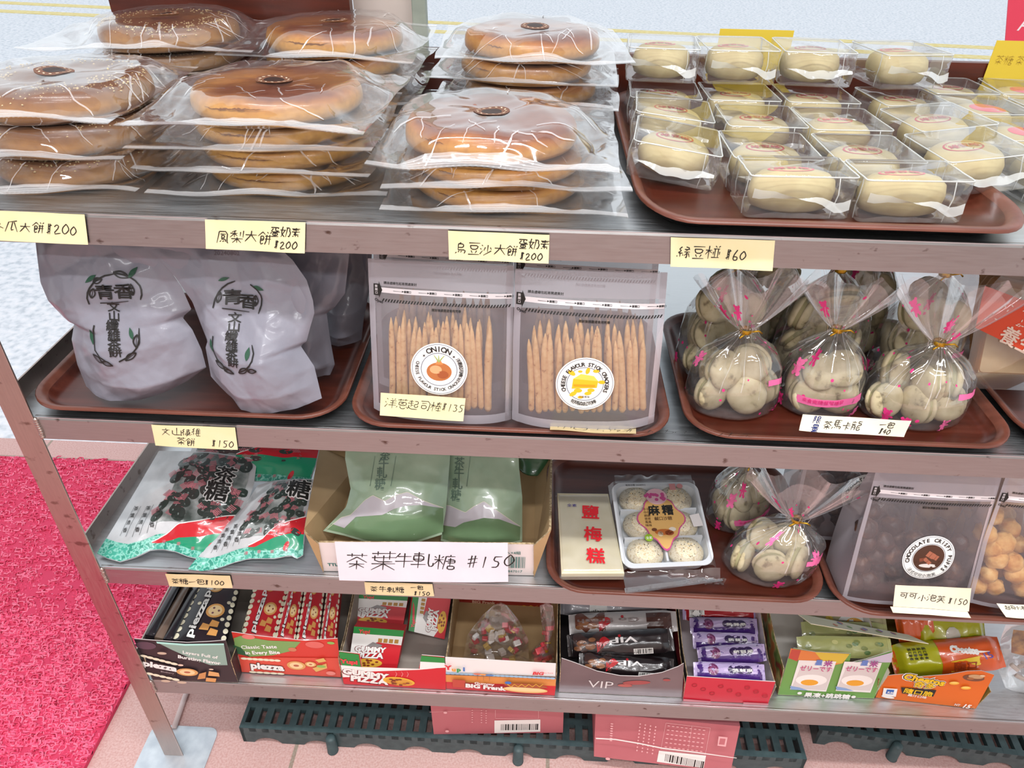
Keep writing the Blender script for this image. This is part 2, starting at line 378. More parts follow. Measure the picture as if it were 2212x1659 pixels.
fp = plane((a.x, .70, 1.0), (1, 0, 0), (0, 0, 1))
b = MB().box((a.x-.0, .7005, .0), (b_.x, .71, 1.7), flat('d3c6bd', .5))
b.poly([(0, .6), (.03, .6), (.03, .385), (.0, .40)], flat('8d9884', .6), fp); b.poly([(.0, .43), (.03, .385), (.03, .372), (0, .41)], flat('d9c93a', .6), fp, .0006)
b.poly([(.0, .41), (.03, .372), (.03, .345), (0, .38)], flat('c94a50', .6), fp, .0006); b.disc(.05, .43, .018, flat('c9a79b', .7), fp, .0005, .05)
t = b.build('poster_panel'); tag(t, 'pale poster panel with a yellow and red stripe standing behind the bread stacks', 'poster')
# red sign standing on the road, upper right
a = at(2195, 60, y=1.5); fs_ = plane((a.x-.03, 1.5, 0), (1, 0, 0), (0, 0, 1))
c0 = fs_.px(2172, 88); c1 = fs_.px(2182, -40)
b = MB().poly([c0, (c0[0]+.5, c0[1]), (c1[0]+.5, c1[1]), c1], flat('e8405a', .5), fs_, 0)
h0 = fs_.px(2196, 66)
b.text('A', h0[0], h0[1], .05, flat('f6e9ea', .5), fs_, .001)
st_ = b.build('banner'); st_m = st_.modifiers.new('s', 'SOLIDIFY'); st_m.thickness = .004; st_m.offset = -1
rs = thing('banner_stand', 'pink-red banner sign standing on the road behind the rack, top right', 'sign', (a.x+.2, 1.5, 0)); 
st_.parent = rs; st_.location = -Vector(rs.location)
MB().tube([(a.x+.05, 1.506, 0), (a.x+.05, 1.506, 1.5)], .008, flat('777777', .4, 1), 8).build('pole', rs)
MB().tube([(a.x+.45, 1.506, 0), (a.x+.45, 1.506, 1.5)], .008, flat('777777', .4, 1), 8).build('pole', rs)
# ================================================================ serving trays
M_WOOD = mottled('reddish wood tray', [(.25, '3c160d'), (.5, '4c2015'), (.75, '5e2c20')], 5, .3, .15, .001, sc=(1.2, 14, 14))
M_TRIM = mottled('tray lip wood', [(.3, '5c3226'), (.7, '724234')], 6, .32, .1, .001, sc=(2, 14, 14))
M_BLACK = flat('0c0a0b', .35)
def rrect(w, d, r, z, n=8):
    pts = []
    for sx, sy, a in ((1, 1, 0), (-1, 1, 90), (-1, -1, 180), (1, -1, 270)):
        pts += [Vector((sx*(w/2-r)+r*math.cos(math.radians(a+90*k/n)), sy*(d/2-r)+r*math.sin(math.radians(a+90*k/n)), z)) for k in range(n+1)]
    return pts
def make_tray():
    w, d = .42, .32; b = MB()
    b.rings([rrect(w-.05, d-.05, .035, 0), rrect(w-.044, d-.044, .038, .001), rrect(w-.012, d-.012, .053, .0165), rrect(w, d, .058, .0195)], M_BLACK, (True, False))
    o = b.build('underside', TRAY, local=True)
    b = MB(); b.rings([rrect(w, d, .058, .0195), rrect(w, d, .058, .0225), rrect(w-.003, d-.003, .057, .0235), rrect(w-.016, d-.016, .051, .0215), rrect(w-.026, d-.026, .046, .016)], M_TRIM); b.build('rim', TRAY, local=True)
    b = MB(); b.rings([rrect(w-.026, d-.026, .046, .016), rrect(w-.04, d-.04, .040, .008), rrect(w-.056, d-.056, .034, .0055)], M_WOOD, (False, True)); b.build('bed', TRAY, local=True)
TRAY = thing('serving_tray', 'x', 'tray', (0, 0, 0), 'wooden serving trays'); make_tray()
def tray(x, y, Z, rz, label, first=[1]):
    if first: first.clear(); TRAY.location = (x, y, Z+.0004); TRAY.rotation_euler[2] = math.radians(rz); TRAY['label'] = label; return TRAY
    c = dup(TRAY, (x, y, Z+.0004), math.radians(rz), label); c.scale = (1, 1, 1); return c
TBED = .0058
tray(.972, .139, Z1, 0, 'wooden tray on the top shelf holding the boxed mung bean cakes'); TRAY.scale = (1, 1.75, 1); TRAY.location.y = .259
tray(.199, .152, Z2, 0, 'wooden tray under the two crumpled grey tea biscuit bags')
tray(.627, .143, Z2, 0, 'wooden tray under the pouches of cracker sticks')
tray(1.065, .148, Z2, 0, 'wooden tray under the bags of round sandwich macarons on the second shelf')
tray(1.497, .16, Z2, 0, 'wooden tray at the frame edge under the orange bread bag')
tray(.897, .135, Z3, 0, 'wooden tray under the salted plum cake and the sesame rice cake pack')
tray(1.320, .119, Z3, 0, 'wooden tray overhanging the third shelf under the crispy puff pouches')
# ================================================================ price tags stuck to the rails
M_YEL = mottled('yellow note paper', [(.3, 'e9dfa8'), (.7, 'f0e8bc')], 18, .8); M_CRM = mottled('cream note paper', [(.3, 'dfcb98'), (.7, 'e8d8ac')], 18, .8)
M_INK = flat('1a1713', .6); M_BLUE = flat('23346f', .6)
def note(label, TL, TR, BR, BL, lines, paper=M_YEL, y=-.0022, name='price_tag', curl=.002, ink=M_INK, w=.0012, group='handwritten price notes', fm=None, tape=0, extra=None):
    """paper note from its four corners; lines = (text, u, v, height share, ink)"""
    P = [(at(*q, y=y) if fm is None else fm(*fm.px(*q), .0012)) for q in (BL, BR, TR, TL)]
    n = (P[1]-P[0]).cross(P[3]-P[0]).normalized(); W_ = (P[1]-P[0]).length; H_ = (P[3]-P[0]).length; sd = len(label)
    def fm2(x, t, h=0.):
        u, v = x/W_, t/H_; p = (P[0]*(1-u)+P[1]*u)*(1-v)+(P[3]*(1-u)+P[2]*u)*v
        return p + n*(h+curl*(.25+.9*max(0, .5-v)**2+.35*math.sin(u*5+sd)*(1-v)+.15*math.sin(u*9)))
    b = MB().rect(0, 0, W_, H_, paper, fm2, 0, 24, 8); b.sm = [True]*len(b.sm)
    b.rect(0, 0, W_, H_, paper, fm2, -.0002, 24, 8)
    for L in lines:
        b.hand(L[0], L[1]*W_, L[2]*H_, L[3]*H_, L[4] if len(L) > 4 else ink, fm2, w, .0003, up=L[5] if len(L) > 5 else 0.)
    if extra: extra(b, fm2, W_, H_)
    o = b.build(name); tag(o, label, 'price tag', group)
    return o
note('yellow price note at the left end of the top rail, under the seeded breads', (-60, 452), (183, 463), (191, 528), (-60, 516), [('統冬瓜大餅$200', .06, .3, .38)])
note('yellow price note on the top rail under the pineapple bread stack, reading 鳳梨大餅', (443, 474), (660, 480), (659, 546), (445, 537), [('鳳梨大餅', .1, .25, .42), ('蛋奶素', .64, .52, .32), ('$200', .68, .12, .3)])
note('yellow price note on the top rail under the red bean bread stack, reading 烏豆沙大餅', (968, 498), (1187, 507), (1185, 568), (970, 560), [('烏豆沙大餅', .05, .22, .4), ('蛋奶素', .68, .5, .34), ('$200', .7, .1, .3)])
note('yellow price note on the top rail under the mung bean cakes, reading 綠豆椪', (1449, 512), (1674, 519), (1668, 584), (1448, 575), [('綠豆椪', .06, .3, .42), ('$60', .52, .32, .36)])
note('yellow price note on the second rail under the grey tea biscuit bags', (327, 917), (508, 923), (514, 971), (336, 962), [('文山纖維', .1, .54, .36), ('茶餅', .26, .1, .34), ('$150', .68, .1, .34)], w=.0011)
note('small cream price note on the third rail under the wrapped tea candy, reading 茶糖', (357, 1239), (497, 1243), (503, 1269), (366, 1266), [('茶糖一包$100', .05, .22, .43)], M_CRM, w=.0014)
note('small cream price note on the third rail below the large white nougat sign', (787, 1257), (934, 1261), (938, 1287), (790, 1283), [('茶牛軋糖', .06, .22, .46), ('一包', .66, .5, .36), ('$150', .7, .06, .36)], M_CRM, w=.0014)
def card(label, x0, x1, y0, y1, yy):
    fm = plane((0, yy, 0), (1, 0, 0), (0, 0, 1)); A, B = fm.px(x0, y1), fm.px(x1, y0); b = MB()
    b.box((A[0], yy, A[1]-.05), (B[0], yy+.0006, B[1]), flat('d8bd3a', .7))
    ink = flat('9a7a2a', .7)
    for i in range(2 if y1 > 100 else 0): b.hand('茶糖', A[0]+.006+i*.034, B[1]-.036, .015, ink, lambda x, t, h: fm(x, t, h), .0006)
    return tag(b.build('price_card'), label, 'price card', 'yellow cards at the back edge')
card('yellow card edge showing behind the boxed mung bean cakes, in the middle of the row', 1553, 1716, 66, 79, .589)
card('yellow card with faint writing behind the cakes at the far right of the top shelf', 2134, 2300, 91, 142, .589)
# ================================================================ bagged round breads on the top shelf
FILM = film('clear bread bag', haze=.025, scale=45, bmp=.8, rough=.06, gl=1.7, base=.05, most=.55)
CREASE_GLINT = film('cellophane crease painted glint', haze=.3, hazecol=(1, 1, 1), scale=90, bmp=.4, rough=.12, most=.8, base=.15)  # whitish film whose colour paints in the bright highlights along creases
FILMW = film('heat-sealed film edge', haze=.28, scale=80, bmp=.3, rough=.1)
def crust(name, side, top, spot, sc=9):
    if name in MC: return MC[name]
    m, nt, b, o = nodes(name); tc = N(nt, 'ShaderNodeTexCoord'); sp = N(nt, 'ShaderNodeSeparateXYZ'); nt.links.new(tc.outputs['Object'], sp.inputs[0])
    nz = noise_tex(nt, sc, 3); mr = N(nt, 'ShaderNodeMath', operation='MULTIPLY_ADD'); mr.inputs[1].default_value = 30.; nt.links.new(sp.outputs[2], mr.inputs[0])
    ad = N(nt, 'ShaderNodeMath', operation='MULTIPLY_ADD'); ad.inputs[1].default_value = 1.1; ad.inputs[2].default_value = -.95; nt.links.new(nz.outputs[0], ad.inputs[0]); nt.links.new(ad.outputs[0], mr.inputs[2])
    r = ramp(nt, mr.outputs[0], [(.15, side), (.42, spot), (.6, top)]); n2 = noise_tex(nt, 130, 6)
    mx = N(nt, 'ShaderNodeMix', data_type='RGBA', blend_type='MULTIPLY'); mx.inputs[0].default_value = .35; r2 = ramp(nt, n2.outputs[0], [(.3, 'b89a74'), (.6, 'ffffff')])
    nt.links.new(r.outputs[0], mx.inputs[6]); nt.links.new(r2.outputs[0], mx.inputs[7]); nt.links.new(mx.outputs[2], b.inputs['Base Color'])
    b.inputs['Roughness'].default_value = .33; b.inputs['Coat Weight'].default_value = .25; bump(nt, n2.outputs[0], b, .25, .0012); MC[name] = m; return m
CR = {'pine': crust('glazed pineapple crust', 'dba048', '84441e', 'bd7c36'), 'bean': crust('glazed red bean crust', 'd99a46', '86441c', 'b87230'), 'seed': crust('seeded wheat crust', 'bd8640', '7c4c24', '9c6a34', 6)}
M_CRK = flat('7a4a1e', .9); M_SEED = flat('e8cf9a', .6); M_RINGL = flat('6e4630', .5); M_RINGC = flat('2a160d', .5); M_RINGT = flat('d9bfa2', .5)
def smooth(t): t = max(0., min(1., t)); return t*t*(3-2*t)
def bread_bag(kind, x, y, z, h, seed, label, group, R=.1, w=.27, d=.265, ox=0., oy=0., rz=0., loose=0.):
    rd = random.Random(seed); t = thing('bagged_bread', label, 'bread', (x, y, z), group); t.rotation_euler[2] = math.radians(rz)
    hb = h*.93; rings = []; n = 56
    prof = [(.0, .0), (.88, .0), (.965, .07), (.997, .22), (1., .42), (.99, .62), (.96, .82), (.89, .95), (.66, 1.0), (.3, 1.01), (.0, .98)]
    b = MB()
    def wob(u, j):
        a = 2*PI*u; return Vector((math.cos(a), math.sin(a), 0))*(.004*nz3(math.cos(a)*1.5, math.sin(a)*1.5, seed)*(1 if 0 < j < 10 else 0)) + Vector((0, 0, hb*.09*nz3(math.cos(a)*2+j, math.sin(a)*2, seed*3.1)*(1 if j > 4 else 0)))
    b.lathe([(max(r*R, .0004), .0015+zz*hb) for r, zz in prof], CR[kind], n, (ox, oy, 0), (True, True), wob)
    if kind == 'pine' or kind == 'bean':       # baking split along the front shoulder
        pts = []
        def fs(a, k, hh=0.): 
            rr = R*(interp([(.42, 1.), (.62, .99), (.82, .96)], k))+.0012+.004*nz3(math.cos(a)*1.5, math.sin(a)*1.5, seed); return Vector((ox+rr*math.cos(a), oy+rr*math.sin(a), .0015+k*hb+hb*.09*nz3(math.cos(a)*2+6, math.sin(a)*2, seed*3.1)*smooth((k-.4)/.3)))
        A0, A1 = (-2.15, -1.35) if kind == 'pine' else (-2.3, -2.0)
        def cg(u, v):
            a = A0+(A1-A0)*u; c = .66+.05*nz3(u*7, seed)+.03*nz3(u*25, seed); wd = .06*math.sin(PI*u)*(.5+abs(nz3(u*14, seed+5))*1.8); return fs(a, c+wd*(v-.5))
        b.grid(lambda u, v: cg(1-u, 1-v), 40, 2, M_CRK)
    br = b.build('bread', t, local=True)
    if kind == 'seed':
        b = MB()
        for i in range(420):
            a = rd.uniform(-PI, 0) if i % 4 else rd.uniform(0, PI); k = rd.choice((rd.uniform(.5, .95), rd.uniform(.8, .99))); zz = interp([(.3, 1.01), (.66, 1.), (.89, .95), (.96, .82), (.99, .62), (1, .42)], k)
            c = Vector((ox+k*R*math.cos(a), oy+k*R*math.sin(a), .0018+zz*hb)); s = .0011; q = rd.uniform(0, 6)
            b.add([c+Vector((s*1.6*math.cos(q), s*1.6*math.sin(q), 0)), c-Vector((s*1.6*math.cos(q), s*1.6*math.sin(q), 0)), c+Vector((-s*math.sin(q), s*math.cos(q), 0)), c-Vector((-s*math.sin(q), s*math.cos(q), 0)), c+Vector((0, 0, s*.9)), c-Vector((0, 0, s))], [(0, 2, 4), (2, 1, 4), (1, 3, 4), (3, 0, 4), (2, 0, 5), (1, 2, 5), (3, 1, 5), (0, 3, 5)], M_SEED)
        s = b.build('sesame_seeds', br, local=True); s['kind'] = 'stuff'
    # bag
    sd = seed*7.3; FOLD = [(math.cos(a_), math.sin(a_), rd.uniform(5, 15), rd.uniform(0, 9), rd.uniform(.4, 1)) for a_ in (rd.uniform(0, PI) for _ in range(6))]; zs0 = h*rd.uniform(.28, .45)
    def seam(u, v):
        X, Y = (u-.5)*w, (v-.5)*d; return zs0 + h*.22*nz3(X*11, Y*11, sd)
    def hts(u, v):
        X, Y = (u-.5)*w, (v-.5)*d; r = math.hypot(X-ox, Y-oy); ed = min(u, 1-u)*w; ed2 = min(v, 1-v)*d; e = min(ed, ed2)
        k = smooth(1-(r-R*.92)/(R*.55))*smooth(e/.022); s = seam(u, v); cr = (ridge(X*16, Y*16, sd)*.0028 + nz3(X*45, Y*45, sd)*.0008)*smooth(e/.02)
        tri = lambda a: abs((a % 1)-.5)*2
        fo = sum(am*(tri((X*c+Y*s_)*fq+ph+.35*nz3(X*5, Y*5, sd+ph))-.5) for c, s_, fq, ph, am in FOLD)*smooth(e/.03)
        top = s+(h*.985-s)*k + cr*(.5 if k > .9 else 1.6) + fo*(.0045*(1-k)+loose*(.35+.65*(1-k))) + loose*.5*k; bot = s+(.0008-s)*k - cr*.6*(1-k)
        return max(top, bot+.0002), bot
    def xy(u, v):
        X, Y = (u-.5)*w, (v-.5)*d; ser = .0012*(1 if int(round(u*88)) % 2 else -1) if v < .001 or v > .999 else 0
        return X+.004*nz3(v*3, sd)*(1 if abs(u-.5) > .49 else 0), Y+.006*nz3(u*3.2, sd+2)*(1 if abs(v-.5) > .46 else 0)+ser
    def lay(i): return lambda u, v: Vector((*xy(u, v), min(hts(u, v)[i], h*.995+loose*1.5) if i == 0 else max(hts(u, v)[i], .0003)))
    b = MB().grid(lay(0), 88, 44, FILM)
    b.grid(lambda u, v: lay(1)(1-u, v), 44, 30, FILM)
    for v0 in (0., 1.):
        b.grid(lambda u, v: lay(0)(u, abs(v0-(.002+.042*v)))+Vector((0, 0, .0004)), 88, 3, FILMW)
    for k in range(4): b.grid(lambda u, v: lay(0)(u, .008+.009*k+.003*v)+Vector((0, 0, .0008)), 44, 1, FILMW)
    tp = lambda X, Y, hh=0.: lay(0)(max(.01, min(.99, X/w+.5)), max(.01, min(.99, Y/d+.5)))+Vector((0, 0, .0007+hh))
    for i in range(20):                        # creases in the stiff film, their highlights painted as whitish strips
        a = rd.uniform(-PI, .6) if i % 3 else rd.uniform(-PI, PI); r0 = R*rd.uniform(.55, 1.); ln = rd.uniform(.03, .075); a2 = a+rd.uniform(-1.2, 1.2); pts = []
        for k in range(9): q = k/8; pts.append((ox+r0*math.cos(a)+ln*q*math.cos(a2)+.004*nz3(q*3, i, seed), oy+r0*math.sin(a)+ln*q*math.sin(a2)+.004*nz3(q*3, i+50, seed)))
        b.stroke(pts, rd.uniform(.0008, .0024), CREASE_GLINT, tp, .0002)
    bg_ = b.build('bag', t, local=True)
    b = MB(); fm = lambda X, Y, hh=0.: Vector((X, Y, hts(X/w+.5, Y/d+.5)[0]+.0008+hh))
    b.disc(ox+.002, oy-.012, .021, M_RINGL, fm, 0, .021, r0=.55); b.disc(ox+.002, oy-.012, .0118, M_RINGC, fm, .0001)
    for i in range(14):
        a = i*2*PI/14; b.disc(ox+.002+.0165*math.cos(a), oy-.012+.0165*math.sin(a), .0022, M_RINGT, fm, .0003, .0012, n=6, a=a+1)
    b.build('ring_print', bg_, local=True)
    return t
ORD = ('topmost', 'second from top', 'third from top', 'lowest')
def stack(kind, name, place, x, y, hs, seed, group, **k):
    z = Z1+.0006
    for i, h in enumerate(hs):
        j = len(hs)-1-i; rd = random.Random(seed+i)
        o = 'lowest' if i == 0 and len(hs) > 1 else ORD[j]
        kk = dict(k)
        if kind == 'seed' and j == 0 and y > .4: kk['w'] = .33
        bread_bag(kind, x+rd.uniform(-.008, .008), y+rd.uniform(-.006, .006), z, h, seed+i, f'bagged {name}, {o} in the {place}', group, rz=rd.uniform(-4, 4), loose=.008 if j == 0 else 0., **kk); z += h+.0004
stack('seed', 'sesame bread', 'front stack at the far left', .085, .155, (.036, .037, .036), 11, 'seeded breads in the front stack', w=.228)
stack('pine', 'golden pineapple bread', 'front middle stack', .335, .165, (.025, .025, .026, .031), 23, 'pineapple breads in the front stack')
stack('bean', 'glossy red bean bread', 'front stack beside the cakes', .612, .15, (.024, .024, .037), 37, 'red bean breads in the front stack', ox=-.012, oy=-.012)
stack('seed', 'dark sesame bread', 'rear stack at the far left', .083, .452, (.03, .031, .031, .034), 51, 'seeded breads in the rear stack', w=.228)
stack('pine', 'pineapple bread', 'rear stack before the wooden board', .335, .448, (.03, .03, .031, .033), 67, 'pineapple breads in the rear stack')
stack('bean', 'red bean bread', 'rear stack beside the boxed cakes', .632, .452, (.03, .031, .031, .033), 83, 'red bean breads in the rear stack')
# ================================================================ boxed mung bean cakes
M_CAKE = mottled('mung bean cake skin', [(.3, 'b5a274'), (.55, 'cabc8c'), (.75, 'b29c6c')], 22, .75, .25, .0015); M_STAMP = flat('b8202e', .7); M_PINK = flat('e0606c', .6)
FBOX = film('clear cake box film', haze=.05, scale=55, bmp=.4, rough=.05, gl=1.1); FEDGE = film('cake box film edge', haze=.42, scale=200, bmp=.3, rough=.12, hazecol=(.95, 1, .97))
def make_cake(seed, stamp=0):
    t = thing('boxed_cake', 'x', 'cake', (0, 0, 0), 'boxed mung bean cakes'); w, d, h = .106, .112, .044
    b = MB(); b.lathe([(.0005, .0012), (.030, .0012), (.039, .005), (.0425, .013), (.0435, .021), (.041, .030), (.034, .036), (.02, .039), (.0005, .0398)], M_CAKE, 40, (0, 0, 0), (True, True), lambda u, j: Vector((.0012*nz3(math.cos(6.28*u)*2, math.sin(6.28*u)*2, seed+j*.3), .0012*nz3(math.cos(6.28*u)*2, 5+math.sin(6.28*u)*2, seed+j*.3), 0)))
    top = lambda x, y, hh=0.: Vector((x, y, .0402-(math.hypot(x, y)/.034)**2*.0042+hh))
    rd = random.Random(seed); ox, oy = rd.uniform(-.006, .006), rd.uniform(-.004, .008); m = M_STAMP if stamp == 0 else M_PINK
    if stamp == 2: b.disc(ox, oy, .026, M_PINK, top, .0004, .021)
    else:
        b.disc(ox, oy, .023, m, top, .0004, .0185, r0=.9, n=32)
        for i, ch in enumerate('綠豆椪'): b.text(ch, ox-.012+.012*i, oy-.005, .012, m, top, .0005, .03, 0, 1, .5)
        for i in range(12):
            x, y = ox+rd.uniform(-.016, .016), oy+rd.uniform(-.012, .012)
            b.stroke([(x, y), (x+rd.uniform(-.004, .004), y+rd.uniform(-.003, .003))], .0011, m, top)
    b.build('cake', t, local=True)
    b = MB(); seg = []
    def ring(z, inset, wob=1.):
        pts = rrect(w-2*inset, d-2*inset, .006, z, 3); out = []
        for a, c in zip(pts, pts[1:]+pts[:1]):
            m_ = max(1, int((c-a).length/.012)); out += [a+(c-a)*(k/m_) for k in range(m_)]
        return [p+Vector((nz3(p.x*40, p.y*40, z*30+seed)*.0022*wob, nz3(p.x*40+9, p.y*40, z*30+seed)*.0022*wob, 0)) for p in out]
    R_ = [ring(z, i, q) for z, i, q in ((.0006, .004, .2), (.002, .0015, .5), (.008, .001, 1.), (.016, 0, 1.6), (.026, 0, 1.8), (.036, .001, 1.), (.0425, .0015, .4), (.044, .003, .2))]
    b.rings(R_, FBOX, (True, True))
    b.tube(R_[-2]+[R_[-2][0]], .0009, FEDGE, 5, False)
    for q in (0, len(R_[0])//4, len(R_[0])//2, 3*len(R_[0])//4): b.tube([r[q] for r in R_[1:-1]], .0007, FEDGE, 4)
    # folded end flaps
    for sx in (-1, 1):
        def fl(u, v): return Vector((sx*(w/2-.003+.004*v+.001*nz3(u*4, seed+sx)*v), (u-.5)*d*(.95-.25*v), .006+.022*(1-u*.4)*v*.7+.004*nz3(u*5, v*3, seed)))
        b.grid(fl, 10, 4, FBOX)
    def fin(u, v): return Vector(((u-.5)*w*.9, -d/2-.0015-.003*v, .022+.010*v*math.sin(u*3+seed)+.006*nz3(u*4, seed)))
    b.grid(fin, 14, 3, FEDGE)
    b.build('clear_box', t, local=True)
    return t
PC = [make_cake(3), make_cake(8, 1), make_cake(15, 2)]
used = [0, 0, 0]
def cake(px, py, y, z, lab, kind=0, rz=0., x=None, sc=None, tz=1.173):
    p = at(px, py, z=tz); X = p.x if x is None else x; o = PC[kind]
    if used[kind]: o = dup(o)
    used[kind] = 1; o.location = (X, y, z); o.rotation_euler = (0, 0, math.radians(rz)); o['label'] = lab
    if sc: o.scale = sc
    return o
ZT = Z1+.0062; FN = ('leftmost', 'second', 'third', 'fourth')
for i, px in enumerate((1456, 1660, 1864, 2072)):
    o = cake(px, 310, .162, ZT, f'boxed mung bean cake, {FN[i]} from left in the row behind the front pair', 0, (-8, 0, 1, 6)[i])
    if i in (0, 3): o.rotation_euler[1] = .12 if i == 0 else -.1; o.location.z += .009
for i, px in enumerate((1450, 1640, 1805, 2000)):
    o = cake(px, 246, .298-.004*i, ZT, f'boxed mung bean cake, {FN[i]} from left in the middle row', (0, 0, 1, 0)[i], (-5, 0, 2, 9)[i])
    if i in (0, 3): o.rotation_euler[1] = .1 if i == 0 else -.08; o.location.z += .008
for i, px in enumerate((1440, 1600, 1762, 1945)):
    o = cake(px, 202, .426, ZT, f'boxed mung bean cake, {FN[i]} from left in the rear row, lower layer', 0, (-3, 1, 0, 6)[i])
    cake(0, 0, .470, ZT+.0535, f'boxed mung bean cake, {FN[i]} from left in the rear row, upper layer', (1, 1, 0, 1)[i], (-4, 2, -3, 10)[i], x=o.location.x-.004, sc=(1, 1, 1.12))
cake(1722, 430, .068, ZT, 'pale boxed cake, left one of the front pair at the tray edge', 1, 2, sc=(1.12, .62, 1.12), tz=1.15)
cake(1962, 436, .066, ZT, 'pale boxed cake, right one of the front pair at the tray edge', 1, 3, sc=(1.12, .62, 1.12), tz=1.15)
cake(2175, 255, .29, Z1+.0005, 'boxed cake with a pink and white printed top, right of the middle row', 2, 8, x=1.30)
cake(2110, 200, .412, Z1+.0005, 'boxed cake with a pink and white printed top, right of the rear row', 2, 4, x=1.305)
cake(2050, 160, .53, Z1+.0005, 'boxed cake farthest back at the right end of the top shelf', 0, 3, x=1.31)
cake(2190, 160, .532, Z1+.0005, 'pink-topped boxed cake, back row at the right edge by the yellow card', 2, -5, x=1.425)
cake(2210, 200, .41, Z1+.0005, 'boxed cake with a pink printed top, cut by the right edge below the yellow card', 2, 5, x=1.418)
cake(2205, 380, .165, Z1+.0005, 'boxed cake at the right edge of the top shelf beside the tray end', 1, 6, x=1.275)
# ================================================================ pouches
class Pouch:
    """a bag seen flat on from its outline: front and back sheets swelling off a leaned plane"""
    def __init__(s, fm, bottom, top, L, R, depth, back=.6, crease=.004, fr=14., seed=1, p=2.2, lift=0., micro=.0, fold=0.):
        off = plane(fm.o+fm.n*lift, fm.x, fm.t); s.fm = fm; s.px = off.px
        B = sorted(s.px(*q) for q in bottom); T = sorted(s.px(*q) for q in top); s.B, s.T = B, T
        s.T0 = lambda u: interp(B, B[0][0]+(B[-1][0]-B[0][0])*u); s.T1 = lambda u: interp(T, T[0][0]+(T[-1][0]-T[0][0])*u)
        def side(pts, a, b):
            q = [s.px(*k) for k in pts]; q = [((t-a[1])/(b[1]-a[1]), x) for x, t in q]; return sorted([(0, a[0])]+q+[(1, b[0])])
        s.Ls, s.Rs = side(L, B[0], T[0]), side(R, B[-1], T[-1])
        s.dp, s.back, s.cr, s.fr, s.sd, s.p, s.mc = depth, back, crease, fr, seed*3.7, p, micro; rd = random.Random(seed); s.fo = fold; s.FO = [(math.cos(a), math.sin(a), rd.uniform(6, 17), rd.uniform(0, 9), rd.uniform(.4, 1)) for a in (rd.uniform(0, PI) for _ in range(7))]
    def xt(s, u, v):
        a, b = interp(s.Ls, v), interp(s.Rs, v); t0, t1 = s.T0(u), s.T1(u); return a+(b-a)*u, t0+(t1-t0)*v
    def hf(s, u, v):
        e = 1-abs(2*u-1)**s.p; x, t = s.xt(u, v); ed = smooth(min(u, 1-u)*8)*smooth((1-v)*12)
        return interp(s.dp, v)*e + ed*(s.cr*ridge(x*s.fr, t*s.fr, s.sd) + s.cr*.7*nz3(x*s.fr*.6, t*s.fr*.6, s.sd+4) + s.mc*nz3(x*70, t*70, s.sd) + (s.fo*sum(am*(abs(((x*c+t*k)*fq+ph+.5*nz3(x*6, t*6, ph)) % 1-.5)*2-.5) for c, k, fq, ph, am in s.FO) if s.fo else 0))
    def uv(s, x, t):
        v = (t-s.B[0][1])/(s.T[0][1]-s.B[0][1]); u = .5
        for _ in range(3):
            v = max(0, min(1, v)); a, b = interp(s.Ls, v), interp(s.Rs, v); u = max(0, min(1, (x-a)/(b-a))); v = (t-s.T0(u))/(s.T1(u)-s.T0(u))
        return u, max(0, min(1, v))
    def at(s, x, t, h=0.): return s.fm(x, t, s.hf(*s.uv(x, t))+h)
    def sheets(s, b, mat, nu=44, nv=44, back=True, mat2=None):
        b.grid(lambda u, v: s.fm(*s.xt(u, v), s.hf(u, v)), nu, nv, mat)
        if back: b.grid(lambda u, v: s.fm(*s.xt(1-u, v), -s.back*s.hf(1-u, v)), nu//2, nv//2, mat2 or mat)
        return b
M_BLK = flat('15130f', .5); M_WHT = flat('f3f1ec', .5); M_GRN = flat('1e4a35', .5)
def leaf(b, x, y, ln, wd, ang, mat, fm, w=.0012, fill=False):
    ca, sa = math.cos(ang), math.sin(ang)
    up = [(ln*k/8, wd*math.sin(PI*k/8)*(1.2-.4*k/8)) for k in range(9)]; lo = [(a, -c*.8) for a, c in up]
    T = lambda pts: [(x+a*ca-c*sa, y+a*sa+c*ca) for a, c in pts]
    if fill: b.poly(T(up[:-1]+lo[:0:-1]), mat, fm)
    else: b.stroke(T(up), w*1.6, mat, fm); b.stroke(T(lo), w*1.3, mat, fm); b.stroke(T([(0, 0), (ln*.6, wd*.1), (ln, 0)]), w*.6, mat, fm)
# ---------------------------------------------------------------- grey tea biscuit bags
M_FOIL = None
def foilmat():
    m, nt, b, o = nodes('pearl grey bag film'); b.inputs['Base Color'].default_value = rgba('84848f'); b.inputs['Roughness'].default_value = .42; b.inputs['Metallic'].default_value = .0
    b.inputs['Coat Weight'].default_value = .3; b.inputs['Coat Roughness'].default_value = .12; nz = noise_tex(nt, 30, 5); bump(nt, nz.outputs[0], b, .35, .004); return m
M_FOIL = foilmat()
def teabag(label, base, dg, bottom, top, L, R, seed, marks=None, depth=None):
    o = at(*base, z=Z2+.012); fm = lean((o.x, o.y, Z2+.010), dg)
    P = Pouch(fm, bottom, top, L, R, depth or [(0, .016), (.12, .034), (.35, .036), (.6, .016), (.85, .005), (1, .001)], .7, .004, 14., seed, lift=.018, micro=.0008, fold=.0052)
    t = thing('tea_biscuit_bag', label, 'bag', fm.o, 'crumpled grey tea biscuit bags'); b = P.sheets(MB(), M_FOIL, 90, 100)
    if marks: marks(b, P)
    b.build('pouch', t); return t
